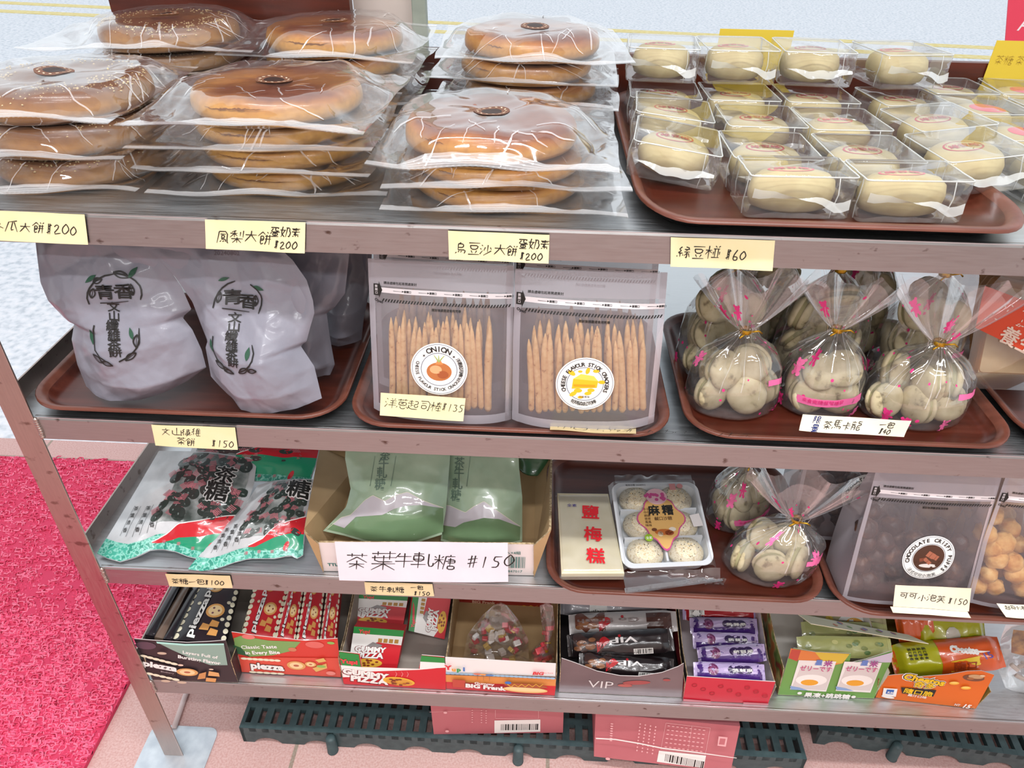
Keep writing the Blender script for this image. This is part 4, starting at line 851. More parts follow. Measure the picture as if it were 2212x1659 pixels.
candy_bag('green and silver tea candy bag lying at the left end of the third shelf', (340, 1200), 68, 2,
    [(203, 1192), (228, 1203), (254, 1210), (290, 1200), (321, 1184), (345, 1183), (375, 1188), (401, 1198), (440, 1208), (484, 1205)], [(338, 968), (450, 972), (552, 985)], [(235, 1140), (290, 1050)], [(505, 1160), (530, 1085), (545, 1040)],
    [(325, 1168), (360, 1152), (390, 1135), (430, 1130), (480, 1118), (508, 1112)], [(340, 1170), (385, 1160), (430, 1160), (470, 1152), (502, 1150)], [('糖', 472, 1067, 46), ('茶', 489, 1030, 40)], 3, Z3+.006)
candy_bag('green and silver tea candy bag lying beside the cardboard nougat box', (530, 1215), 67, 6,
    [(401, 1226), (430, 1231), (460, 1226), (500, 1212), (534, 1203), (590, 1203), (625, 1196), (640, 1203), (652, 1195)], [(553, 1043), (590, 1034), (640, 1030), (674, 1030)], [(414, 1210), (480, 1130), (530, 1080)], [(656, 1140), (664, 1085)],
    [(536, 1178), (570, 1165), (600, 1140), (640, 1122), (668, 1108)], [(550, 1180), (590, 1165), (630, 1152), (670, 1150)], [('糖', 645, 1058, 44)], 9, Z3+.004)
candy_bag('green and silver tea candy bag lying across the tops of the other two candy bags', (520, 1030), 76, 4,
    [(391, 1015), (440, 1020), (500, 1030), (580, 1034), (666, 1040)], [(425, 925), (560, 920), (700, 925)], [(405, 975)], [(680, 1000), (688, 965)],
    [(512, 985), (550, 972), (600, 968), (640, 972), (680, 966)], [(520, 986), (560, 985), (610, 992), (682, 984)], [], 14, Z3+.052, False, .016)
# ---------------------------------------------------------------- cardboard box of nougat
M_KRAFT = mottled('brown card inside', [(.3, 'a98960'), (.7, 'b99a70')], 12, .85); M_CARD = flat('e6dcd9', .7); M_CORR = mottled('corrugated edge', [(.4, '8c7350'), (.6, 'c9b28c')], 160, .9); M_TEALT = flat('1f6f66', .6)
p0, p1 = at(697, 1240, z=Z3+.0012), at(1154, 1240, z=Z3+.0012); xd = Vector((1, .03, 0)).normalized()
t = thing('display_box', 'white and brown cardboard box holding the green nougat bags', 'box', p0)
y0 = p0.y+.006; yb = y0+.25; fb = lambda x, y, z: Vector((x, y+(x-p0.x)*.03, z))
x0, x1 = p0.x, p1.x
a_tl = at(657, 1145, y=y0-.008); a_tr = at(1191, 1141, y=y0+.004); f_l = at(688, 1172, y=y0-.003); f_r = at(1153, 1176, y=y0+.007); b_l = at(690, 968, y=yb+.02); b_r = at(1193, 985, y=yb+.02); hb = b_l.z
def wall(pts, name, inn, outm=M_CARD, par=None, th=.0035):
    pts = [Vector(p) for p in pts]; n = (pts[1]-pts[0]).cross(pts[-1]-pts[0]).normalized(); b = MB(); k = len(pts)
    fan = [(0, i, i+1) for i in range(1, k-1)]; b.add(pts, fan, outm); q = [p-n*th for p in pts]; b.add(q, [f[::-1] for f in fan], inn)
    for i in range(k): j = (i+1) % k; b.add([pts[i], q[i], q[j], pts[j]], [(0, 1, 2, 3)], M_CORR)
    return b
bl, br = fb(x0, yb, Z3+.0012), fb(x1, yb, Z3+.0012); fl_, fr_ = fb(x0, y0, Z3+.0012), fb(x1, y0, Z3+.0012)
wall([bl, fl_, a_tl, b_l], 'w', M_KRAFT).build('side_wall', t); wall([fr_, br, b_r, a_tr], 'w', M_KRAFT).build('side_wall', t)
b = wall([fl_, fr_, f_r, f_l], 'w', M_KRAFT); nf = plane(fl_, fr_-fl_, f_l-fl_-(f_l-fl_).dot((fr_-fl_).normalized())*(fr_-fl_).normalized())
g = nf.px(708, 1219); b.text('TTL', g[0], g[1]-.003, .009, M_TEALT, nf, .0006, .03)
g = nf.px(1097, 1226); b.barcode(g[0], g[1], .026, .026, M_TEALT, nf, 26); g = nf.px(1098, 1199); b.text('8入×4組', g[0]-.008, g[1]+.003, .0075, M_TEALT, nf, .0006, .01); g = nf.px(1097, 1232); b.text('0847017', g[0]-.004, g[1]-.004, .0075, M_TEALT, nf, .0006)
b.build('front_panel', t); wall([f_l, fl_, a_tl, a_tl], 'w', M_KRAFT).build('corner_fold', t); wall([fr_, f_r, a_tr, a_tr], 'w', M_KRAFT).build('corner_fold', t)
wall([br, bl, b_l, b_r], 'w', M_KRAFT).build('back_wall', t); wall([p+Vector((0, 0, .001)) for p in (bl, br, fr_, fl_)], 'w', M_KRAFT, th=.001).build('base', t)
M_SAGE = mottled('sage nougat bag', [(.3, '8aa086'), (.7, 'a6b89e')], 14, .26, .3, .003); M_SAGE.node_tree.nodes['Principled BSDF'].inputs['Coat Weight'].default_value = .5
M_SAGED = gloss('6a8562'); M_MTN = gloss('b5aeb4', .3); M_SGT = flat('52685a', .4)
def nougat(label, base, dg, yaw, bottom, top, L, R, up, lo, chars, seed, mat=M_SAGE, dep=.03, yoff=0):
    o = at(*base, z=Z3+.035); o.y += yoff; fm = lean(o, dg, yaw)
    P = Pouch(fm, bottom, top, L, R, [(0, .004), (.08, dep*.7), (.25, dep), (.5, dep*.8), (.8, dep*.4), (1, .004)], .3, .004, 12., seed, 2.4, .012, .0006); F_ = lambda x, y, h=0.: P.at(x, y, h+.0006)
    t = thing('nougat_bag', label, 'bag', fm.o, 'green bags of tea nougat'); b = P.sheets(MB(), mat, 40, 44)
    if up:
        U, L_ = sorted(P.px(*q) for q in up), sorted(P.px(*q) for q in lo); a, c = U[0][0], U[-1][0]
        b.band(a, c, lambda x: interp(P.B, x)+.004, lambda x: interp(L_, x), M_SAGED, F_, .0003, 40, 8); b.band(a, c, lambda x: interp(L_, x), lambda x: interp(U, x), M_MTN, F_, .0006, 60, 6)
        b.band(a, c, lambda x: interp(U, x)-.0006, lambda x: interp(U, x)+.0002, flat('d6d2b8', .4), F_, .0008, 60, 1)
    for s_, px, py, k in chars: x, y = P.px(px, py); kk = abs(P.px(px+k, py)[0]-x); b.text(s_, x, y-.4*kk, kk*1.1, M_SGT, F_, .0008, .004, .02, .9, .5)
    if chars:
        for dx in (-22, 24): b.stroke([P.px(chars[-1][1]+dx, 1050), P.px(chars[0][1]+dx, 985)], .0009, M_SGT, F_)
    b.floor(Z3+.006).build('bag_with_print', t); return t
nougat('sage green nougat bag, left one in the cardboard box, overlapping its neighbour', (830, 1175), 42, 3, [(694, 1148), (740, 1158), (790, 1172), (840, 1180), (890, 1176), (953, 1156)], [(745, 925), (860, 925), (975, 935)], [(745, 1095), (754, 1056), (742, 990)], [(962, 1103), (970, 1000)],
    [(700, 1146), (735, 1118), (757, 1112), (790, 1080), (808, 1069), (834, 1081), (860, 1068), (883, 1062), (915, 1080), (957, 1097)], [(700, 1148), (713, 1132), (743, 1141), (770, 1116), (830, 1111), (855, 1098), (879, 1092), (911, 1090), (957, 1098)],
    [('茶', 832, 982, 24), ('牛', 829, 1000, 24), ('軋', 826, 1021, 24), ('糖', 823, 1046, 25)], 4, yoff=.0)
nougat('sage green nougat bag, right one of the two facing front in the cardboard box', (1040, 1178), 40, 0, [(950, 1170), (1000, 1182), (1060, 1186), (1128, 1172)], [(968, 930), (1050, 930), (1118, 935)], [(958, 1100)], [(1128, 1075), (1121, 1010)],
    [(958, 1092), (971, 1092), (1007, 1105), (1025, 1092), (1047, 1081), (1085, 1108), (1124, 1138)], [(958, 1136), (984, 1138), (1003, 1127), (1047, 1116), (1079, 1119), (1124, 1139)], [('茶', 992, 1000, 24), ('牛', 991, 1021, 24), ('軋', 988, 1045, 24), ('糖', 985, 1070, 25)], 11, yoff=.035)
nougat('dark green nougat bag at the back right corner of the cardboard box', (1150, 1045), 25, -8, [(1115, 1040), (1160, 1046), (1186, 1036)], [(1110, 940), (1150, 945), (1192, 960)], [], [(1190, 1010)], [], [], [], 17, gloss('3f6b48', .3), .03, .10)
note('large white paper sign taped to the front of the nougat box, reading 茶葉牛軋糖', (723, 1169), (1097, 1171), (1098, 1255), (733, 1253), [('茶', .035, .3, .46), ('葉', .18, .3, .46), ('牛', .325, .36, .38), ('軋', .43, .34, .4), ('糖', .565, .34, .4), ('#150', .755, .38, .33)], mottled('white sign paper', [(.3, 'e6e0ea'), (.7, 'f1edf3')], 14, .7), y=-.0035, name='paper_sign', w=.0021, curl=.004)
# ---------------------------------------------------------------- tray with plum cake, rice cakes, macarons
fo = at(1280, 1250, z=Z3+.024); fm = plane((fo.x, fo.y, Z3+.031), (1, .005, 0), (0, math.cos(.06), math.sin(.06)))
Q = [fm.px(*q) for q in ((1213, 1238), (1349, 1238), (1313, 1066), (1203, 1064))]; t = thing('plum_cake', 'cream slab of salted plum cake with three large red characters', 'cake', fm.o)
M_SLAB = mottled('plum cake slab', [(.3, 'd9cdaa'), (.7, 'e6dcc0')], 30, .7, .2, .001); b = MB()
rg = []
for h in (-.017, -.0155, -.0012, 0): k = .97 if h in (0, -.017) else 1.; c = sum((Vector(q) for q in Q), Vector((0, 0)))/4; rg.append([fm(c.x+(q[0]-c.x)*k, c.y+(q[1]-c.y)*k, h) for q in Q])
b.rings(rg, M_SLAB, (True, True), False)
b.rings([[p+fm.n*d for p in rg[1]] for d in (.0005, .0015)]+[[p+fm.n*.0068 for p in rg[1]]], flat('b58a62', .7), (False, False), False); b.build('cake_slab', t)
b = MB(); M_REDT = flat('d8202c', .5)
def QM(u, v, h=0): a = Vector(Q[0])*(1-u)*(1-v)+Vector(Q[1])*u*(1-v)+Vector(Q[2])*u*v+Vector(Q[3])*(1-u)*v; return fm(a.x, a.y, h)
def wrapz(u, v): e = min(u, 1-u, v, 1-v); return .0012+.0015*ridge(u*3, v*4, 5)*smooth(e*9)-.012*(1-smooth(e*16+.1))
b.grid(lambda u, v: QM(-.03+1.06*u, -.02+1.04*v, wrapz(u, v)), 40, 50, film('cake wrap film', haze=.05, bmp=.4, gl=1.)); wr = b.build('wrap', t)
b = MB()
fp_ = lambda x, y, h=0.: fm(x, y, .0034+h)
for ch, px, py in (('鹽', 1273, 1109), ('梅', 1279, 1156), ('糕', 1285, 1203)): x, y = fm.px(px, py); b.text(ch, x, y-.0115, .0305, M_REDT, fp_, 0, .03, -.02, .95, .5)
x, y = fm.px(1234, 1094); b.text('全素', x, y-.003, .0068, flat('4a3f8a', .5), fp_, 0, .01, 0, 1.2, .5); b.build('printed_lettering', wr)
fo = at(1445, 1228, z=Z3+.032); fm = plane((fo.x, fo.y, Z3+.032), (1, .012, 0), (0, math.cos(.14), math.sin(.14)))
Q = [fm.px(*q) for q in ((1345, 1228), (1546, 1221), (1502, 1042), (1316, 1043))]; t = thing('rice_cake_pack', 'white tray pack of sesame rice cakes under clear film with an ornate gold label', 'sweets', fm.o)
M_PP = flat('e9edf2', .3); b = MB()
def rq(k, h, r=.12, n=6, e=0.):
    out = []
    for cu, cv, a in ((1-r, 1-r, 0), (r, 1-r, 90), (r, r, 180), (1-r, r, 270)):
        for i in range(n+1): an = math.radians(a+90*i/n); out.append(QM(.5+(cu+r*math.cos(an)-.5)*k, .5+(cv+r*math.sin(an)-.5)*k, h))
    return out
b.rings([rq(.86, -.026), rq(.87, -.024), rq(.955, -.002), rq(.99, -.002), rq(1., 0), rq(.995, .0012), rq(.91, .0012), rq(.9, -.001), rq(.84, -.020)], M_PP, (True, True), False)
for v0 in (.335, .665): b.add([QM(.07, v0-.012, -.001), QM(.93, v0-.012, -.001), QM(.93, v0+.012, -.001), QM(.07, v0+.012, -.001), QM(.07, v0-.02, -.02), QM(.93, v0-.02, -.02), QM(.93, v0+.02, -.02), QM(.07, v0+.02, -.02)], [(0, 1, 2, 3), (4, 5, 1, 0), (6, 7, 3, 2)], M_PP)
b.add([QM(.488, .07, -.001), QM(.512, .07, -.001), QM(.512, .93, -.001), QM(.488, .93, -.001), QM(.48, .07, -.02), QM(.52, .07, -.02), QM(.52, .93, -.02), QM(.48, .93, -.02)], [(0, 1, 2, 3), (4, 0, 3, 7), (1, 5, 6, 2), (0, 4, 5, 1)], M_PP)
b.build('white_tray', t); rd = random.Random(2); M_MOCHI = mottled('sesame rice cake', [(.35, 'cbb894'), (.5, 'e6dcc4'), (.65, 'd9caa6')], 260, .7, .6, .001, detail=1)
for i, (u, v) in enumerate(((.28, .19), (.72, .19), (.28, .5), (.72, .5), (.28, .81), (.72, .81))):
    c = QM(u, v, -.018); b = MB(); r = .0285; b.lathe([(.0004, .0), (.7*r, .0), (r, .006), (.98*r, .012), (.8*r, .0185), (.45*r, .0225), (.0004, .0235)], M_MOCHI, 26, c)
    for k in range(46):
        a, q = rd.uniform(0, 6.28), rd.uniform(.1, .95); zz = interp([(0, .0238), (.45, .0228), (.8, .019), (.98, .0125)], q); s = Vector((math.cos(a)*q*r, math.sin(a)*q*r, zz)); m = M_BLK if k % 2 else M_SEED; e = rd.uniform(0, 3); dx, dy = .0014*math.cos(e), .0014*math.sin(e)
        b.add([c+s+Vector(w) for w in ((dx, dy, 0), (-dy*.5, dx*.5, 0), (-dx, -dy, 0), (dy*.5, -dx*.5, 0), (0, 0, .0007))], [(0, 1, 4), (1, 2, 4), (2, 3, 4), (3, 0, 4)], m)
    b.build('rice_cake', t)
b = MB(); wz = lambda u, v: .0035+.0018*ridge(u*4, v*4, 8)*smooth(min(u, 1-u, v, 1-v)*8)-.012*(1-smooth(min(u, 1-u)*14+.1))
b.grid(lambda u, v: QM(-.02+1.04*u, -.01+1.02*v, wz(u, v)), 44, 44, film('cake wrap film')); b.grid(lambda u, v: QM(.0+1.05*u, -.02-.26*v+.10*u*v, -.004-.024*v+.004*nz3(u*6, v*3, 3)), 60, 8, FBAG); b.grid(lambda u, v: QM(-.01+1.1*u, -.21-.055*v+.11*u+.008*(int(round(u*70)) % 2)*(v > .9), -.0235+.004*nz3(u*9, 2)+.0015*math.sin(u*120)), 70, 3, film('crimped seal film', haze=.2, bmp=.3, gl=1.6, most=.7)); b.floor(0, lambda x, y: Z3+(.0255 if y < .012 else .0075))
b.grid(lambda u, v: QM(.06+.9*u, 1.01+.1*v, -.002+.008*v*nz3(u*8, v*2, 6)), 40, 4, FBAG); wr = b.build('film_wrap', t)
b = MB(); fq = lambda u, v, h=0: QM(u, v, .0062+h); M_GOLDL = flat('dcae6a', .45); M_PNK = flat('c8508c', .5)
def lab(k):
    pts = []
    for i in range(60):
        a = 2*PI*i/60; rr = (.235+.03*math.cos(4*a)+.016*math.cos(8*a))*k; pts.append((.5+rr*math.cos(a)*.92, .52+rr*1.25*math.sin(a)))
    return pts
b.poly(lab(1.06), M_PNK, fq, 0); b.poly(lab(1.), M_GOLDL, fq, .0003); b.disc(.49, .79, .12, flat('e2b7c0', .5), fq, .0005, .1); rd = random.Random(6)
for i in range(14): b.disc(.49+rd.uniform(-.12, .12), .79+rd.uniform(-.07, .05), .022, M_PNK, fq, .0006+i*1e-5, .02, n=8, nr=1)
b.text('麻', .43, .57, .13, M_BLK, fq, .0008, .04, 0, 1., .5); b.text('糬', .585, .57, .13, M_BLK, fq, .0008, .04, 0, 1., .5); b.text('鹹口沙糖', .52, .50, .05, flat('5a3a20', .5), fq, .0008, .01, 0, 1, .5)
for i in range(2): b.text('手作綿密風味', .33+.035*i, .62, .034, flat('5a3a20', .5), fq, .0008, .01, 0, 1, .5, 0, True)
for u, v, rx, ry, c in ((.5, .36, .1, .035, 'b5642c'), (.46, .34, .03, .03, 'e6d2b0'), (.56, .35, .05, .03, '96482a'), (.6, .39, .04, .025, 'e3d6c6'), (.4, .39, .03, .02, '6a3c24')): b.disc(u, v, rx, flat(c, .5), fq, .0007, ry, n=14, nr=1)
b.disc(.325, .3, .045, flat('8fb52c', .5), fq, .001, .042); b.text('全素', .325, .285, .034, M_WHT, fq, .0014, .01, 0, 1, .5); b.text('有效日期 20240915', .16, .93, .028, M_BLK, fq, .0003, .01); b.rect(.66, .87, .73, .95, flat('c98a8a', .5), fq); b.disc(.78, .92, .035, flat('c98a8a', .5), fq, .0003, .03)
b.poly([(.82, .55), (.93, .57), (.95, .42), (.84, .41)], flat('e6e0de', .5), fq); b.text('25', .85, .47, .05, flat('9a7a7a', .5), fq, .0003)
b.build('gold_label', wr)
Zq = Z3+.0066
c = dup(MBG[1], (1.005, .165, Zq), math.radians(30), 'clear bag of macarons standing at the back of the rice cake tray')
c = macaron_bag(27, .066, .048, .105, .18, 6, False, .25, macs=[(-.035, -.012, .021, 88, 60), (.002, -.024, .024, 86, 8), (.038, -.01, .026, 86, 62), (-.012, .008, .058, 70, 30), (.026, .012, .05, 80, -20), (.006, .02, .026, 80, 30)])
put(c, 1662, 1240, Zq, 'clear bag of pale macarons at the front right corner of the rice cake tray', -8, y=.058)
# ---------------------------------------------------------------- crispy puff pouches
M_CHOC = mottled('chocolate puff', [(.35, '24140f'), (.55, '42281d'), (.72, '74513a')], 60, .45, .8, .004); M_CHS = mottled('cheese puff', [(.35, 'c98a3e'), (.55, 'e3b066'), (.72, 'f0cc8c')], 60, .7, .7, .004)
FROST2 = film('clear-frosted pouch film', haze=.09, hazecol=(.74, .71, .77), scale=12, bmp=.25, rough=.18, gl=.8)
def box_pouch(label, base, dg, bottom, top, L, R, strip, depth, puff, n, seed, draw=None):
    o = at(*base, z=Z3+.01); fm = lean((o.x, o.y, Z3+.0068), dg); P = Pouch(fm, bottom, top, L, R, [(0, .012), (.3, .014), (.6, .008), (.8, .003), (1, .001)], 0, .0016, 9., seed, 3., .01)
    t = thing('puff_pouch', label, 'pouch', fm.o, 'frosted pouches of crispy puffs'); b = P.sheets(MB(), FROST2, 30, 40, False); dn = Vector((0, 1, 0))
    dv = lambda v: depth*(1-v)**.6 if v > .55 else depth*(1-.5*(v/.55)**2*.38)
    for uu, s_ in ((0, -1), (1, 1)):
        def g(a, v, uu=uu, s_=s_):
            p = P.fm(*P.xt(uu, v), 0); fold = -.35*depth*(1-abs(2*a-1))*smooth(v*1.6)*.8; q = p+dn*(a*dv(v)); q.x += -s_*abs(fold)*.55; q.z = p.z-(a*dv(v))*.02; q.z = max(q.z, Z3+.0068); return q
        b.grid((lambda a, v, g=g: g(1-a, v)) if s_ < 0 else g, 10, 30, FROSTS if s_ < 0 else FROST2)
    b.grid(lambda u, v: P.fm(*P.xt(1-u, v), 0)+dn*dv(v), 20, 24, FROST2)
    b.grid(lambda u, v: P.fm(*P.xt(.002+.03*u, v), P.hf(.002+.03*u, v)+.0004), 3, 24, FROSTS); b.grid(lambda u, v: P.fm(*P.xt(.998-.03*u, v), P.hf(.998-.03*u, v)+.0004), 3, 24, FROSTS)
    b.grid(lambda u, v: P.fm(*P.xt(u, .8+.19*v), P.hf(u, .8+.19*v)+.0004), 20, 3, FROSTS); b.grid(lambda u, v: P.fm(*P.xt(u, .002+.03*v), P.hf(u, .002+.03*v)+.0004), 20, 3, FROSTS)
    frost_print(b, P, *strip); pb = b.build('pouch', t)
    if draw: b = MB(); draw(b, P); b.build('round_label', pb)
    rd = random.Random(seed)
    for i in range(n):
        r = rd.uniform(.0125, .0165); k = i/n; col = i % 7; row = i//7; u = .11+.13*col+.05*(row % 2)+rd.uniform(-.02, .02); v = .055+.105*row+rd.uniform(-.02, .02)
        p = P.fm(*P.xt(min(u, .9), v), 0)+dn*(r+.004+(depth*.45 if i % 3 == 2 else 0)+rd.uniform(0, .008)); p.z = max(p.z, Z3+.0085+r); b = MB(); q = rd.uniform(0, 99)
        def sp(a, c): 
            th, ph = 2*PI*a, PI*(c*.998+.001); d = Vector((math.cos(th)*math.sin(ph), math.sin(th)*math.sin(ph), -math.cos(ph))); return p+d*r*(1+.18*noise.noise(d*2.2+Vector((q, 0, 0)))+.09*noise.noise(d*6+Vector((q, 0, 0))))
        b.grid(sp, 18, 12, puff, True, True); b.build('crispy_puff', t)
    return t
def choc(b, P):
    f, R = sticker(b, P, (2004, 1202), 57); k = R/57; br_ = flat('4a2c1c', .5)
    b.disc(0, 0, 34*k, br_, f, .0003, n=40); b.arc_text('CHOCOLATE CRISPY PUFFS', 0, 0, 42*k, 12.5*k, M_BLK, f, 3.45, -.75, .0005, .03); b.arc_text('法式可可小泡芙', 0, 0, 51*k, 10*k, M_BLK, f, 3.75, 5.25, .0005, .0, True)
    m1, m2 = flat('a5634a', .4), flat('7e4430', .4)
    for (x, y, q, w, h, m) in ((2, 8, -.5, 18, 14, m1), (-12, -4, .3, 16, 9, m2), (-2, -8, -.7, 20, 8, m1), (14, 2, -.45, 12, 12, m1)):
        c, s_ = math.cos(q), math.sin(q); b.poly([(k*(x+a*c-d*s_), k*(y+a*s_+d*c)) for a, d in ((-w/2, -h/2), (w/2, -h/2), (w/2, h/2), (-w/2, h/2))], m, f, .0006); b.stroke([(k*(x-h/2*s_*-1), k*(y-h/2*c)), (k*(x+h/2*-s_), k*(y+h/2*c))], .8*k, br_, f, .0008)
    b.disc(2*k, -20*k, 20*k, flat('d9d2cc', .5), f, .0004, 5*k, n=18)
    for x, y in ((20, -18), (26, -10), (10, -24), (-24, -14)): b.disc(x*k, y*k, 3*k, br_, f, .0008, n=8)
pA = box_pouch('frosted pouch of dark chocolate puffs with a round brown and white label', (1960, 1306), 9, [(1823, 1303), (1960, 1306), (2096, 1307)], [(1900, 1019), (2030, 1024), (2174, 1034)], [(1858, 1170), (1885, 1075)], [(2125, 1200), (2158, 1090)], ((1893, 1068), (2158, 1085)), .075, M_CHOC, 30, 6, choc)
pB = box_pouch('frosted pouch of golden cheese puffs cut by the right frame edge', (2240, 1318), 8, [(2096, 1310), (2240, 1318), (2375, 1322)], [(2184, 1030), (2310, 1036), (2440, 1044)], [(2130, 1180), (2165, 1085)], [(2400, 1180), (2430, 1085)], ((2172, 1082), (2430, 1100)), .075, M_CHS, 30, 8)
c = dup(pA, Vector(pA.location)+Vector((-.045, .125, 0)), None, 'frosted pouch standing right behind the chocolate puff pouch'); c = dup(pB, Vector(pB.location)+Vector((-.04, .125, 0)), None, 'frosted pouch standing right behind the cheese puff pouch')
MBf = plane(at(2010, 1315, z=Z3+.0235)+Vector((0, -.018, 0)), (1, 0, 0), (0, .18, 1))
note('cream folded price note standing before the chocolate puff pouch, reading 可可小泡芙', (1933, 1262), (2097, 1269), (2091, 1318), (1928, 1308), [('可', .07, .4, .32), ('可', .19, .4, .32), ('小泡芙', .31, .3, .32), ('$150', .7, .28, .29)], mottled('pale note paper', [(.3, 'ece2c4')]*2, 18), fm=MBf, name='price_note', w=.0011,
     extra=lambda b, f, W_, H_: b.rect(-.004, -.006, W_-.002, 0, mottled('pale note paper', [], 1), lambda x, t, h: f(x, 0, h)+Vector((0, t*1.8, -.0005)), 0, 4, 1))
MBf = plane(at(2190, 1318, z=Z3+.0235)+Vector((0, -.014, 0)), (1, 0, 0), (0, .5, .8))
note('cream folded price note at the right edge, under the cheese puff pouch', (2150, 1302), (2300, 1310), (2310, 1340), (2168, 1330), [('起司小泡芙', .08, .62, .3), ('$150', .75, .6, .3)], mottled('pale note paper', [], 1), fm=MBf, name='price_note', w=.0009, curl=.006)
# ================================================================ bottom shelf: boxes of sweets
class Fr:
    """prints on a flat or curved face, placed by where the photograph shows them"""
    def __init__(s, b, fm, f=None): s.b, s.fm, s.f, s.h = b, fm, f or fm, .0005
    def sc(s, px, py): a = s.fm.px(px-20, py); c = s.fm.px(px+20, py); return math.hypot(c[0]-a[0], c[1]-a[1])/40
    def up(s): s.h += .00012; return s.h
    def t(s, tx, px, py, k, mat, rot=0., bold=0., sx=1., al=.5, ol=None, skew=0.):
        x, y = s.fm.px(px, py); q = s.sc(px, py)*k
        if ol: s.b.text(tx, x, y-.35*q, q, ol, s.f, s.up(), bold+.06, rot, sx, al, skew)
        s.b.text(tx, x, y-.35*q, q, mat, s.f, s.up(), bold, rot, sx, al, skew)
    def e(s, px, py, rx, ry, mat, a=0., r0=0.): x, y = s.fm.px(px, py); q = s.sc(px, py); s.b.disc(x, y, rx*q, mat, s.f, s.up(), ry*q, n=20, a=a, r0=r0)
    def p(s, pts, mat): s.b.poly([s.fm.px(*k) for k in pts], mat, s.f, s.up())
    def s(s_, pts, w, mat): s_.b.stroke([s_.fm.px(*k) for k in pts], w*s_.sc(*pts[0]), mat, s_.f, s_.up())
def obox(name, label, BL, BR, top, depth, hs, hback, out, inn, decal=None, lean_=0., flare=0., sideout=None, inset=0., group=None, backdecal=None):
    P0, P1 = at(*BL, z=Z4+.0008), at(*BR, z=Z4+.0008); xd = (P1-P0); xd.z = 0; wd = xd.length; xd.normalize(); bk = Vector((-xd.y, xd.x, 0)); a = math.radians(lean_)
    fm = plane(P0, xd, Vector((0, 0, math.cos(a)))+bk*math.sin(a)); t = thing(name, label, 'box', P0, group); th = .0012
    pts = [(0, 0), (wd, 0)]+[fm.px(*q) for q in top[::-1]]
    b = MB(); b.poly(pts, out, fm, 0); b.poly([(x, y) for x, y in pts], inn, lambda x, y, h: fm(x, y, -th)); n = len(pts); b.f[-(len(b.f)//2):] = [f[::-1] for f in b.f[-(len(b.f)//2):]]
    for i in range(2, n-1): (x, y), (c, d) = pts[i], pts[i+1]; b.add([fm(x, y), fm(c, d), fm(c, d, -th), fm(x, y, -th)], [(0, 1, 2, 3)], M_CARD)
    if decal: decal(Fr(b, fm))
    b.build('front_panel', t); so = sideout or out
    q = lambda x, d, z: P0+xd*x+bk*d+Vector((0, 0, z)); hl, hr = (pts[-1][1], pts[2][1]); e = inset
    wall([q(0, depth, 0), q(0, .0015, 0), q(-flare, .0015, min(hl, hs)), q(-flare, depth*.3, hs), q(-flare, depth, hback)], 'w', inn, so, th=th).build('side_wall', t)
    wall([q(wd, .0015, 0), q(wd, depth, 0), q(wd+flare, depth, hback), q(wd+flare, depth*.3, hs), q(wd+flare, .0015, min(hr, hs))], 'w', inn, so, th=th).build('side_wall', t)
    w = wall([q(wd, depth, 0), q(0, depth, 0), q(-flare, depth, hback), q(wd+flare, depth, hback)], 'w', inn, so, th=th)
    if backdecal: backdecal(Fr(w, plane(q(0, depth-.0018, 0), xd, (0, 0, 1))))
    w.floor(Z4+.0008).build('back_wall', t); wall([q(wd, depth, .0005), q(wd, 0, .0005), q(0, 0, .0005), q(0, depth, .0005)], 'w', inn, inn, th=.0004).build('base', t)
    t2 = lambda: None
    return t, fm, q, wd
def slab(name, label, cat, quad, yf, yb, th, mat, decal=None, group=None, side=None, soft=False, part='wrapper'):
    """flat pack whose upper face the photograph shows as quad (BL, BR, TR, TL); its near edge at depth yf, its far edge at yb"""
    P = [at(*quad[0], y=yf), at(*quad[1], y=yf), at(*quad[2], y=yb), at(*quad[3], y=yb)]; n = ((P[1]-P[0]).cross(P[3]-P[0])).normalized(); t = thing(name, label, cat, P[0], group)
    def f(u, v, h=0.):
        c = P[0]*(1-u)*(1-v)+P[1]*u*(1-v)+P[2]*u*v+P[3]*(1-u)*v
        return c+n*(h+((.004*(1-abs(2*u-1)**3)*(1-abs(2*v-1)**6)-.004) if soft else 0))
    b = MB(); b.grid(lambda u, v: f(u, v), 16, 16, mat, soft); b.grid(lambda u, v: f(1-u, v)-n*th, 1, 1, side or mat, False)
    b.rings([[f(0, 0)-n*k, f(1, 0)-n*k, f(1, 1)-n*k, f(0, 1)-n*k] for k in (th, 0)], side or mat, (False, False), False)
    if decal: decal(b, f)
    b.floor(Z4+.0035).build(part, t); return t
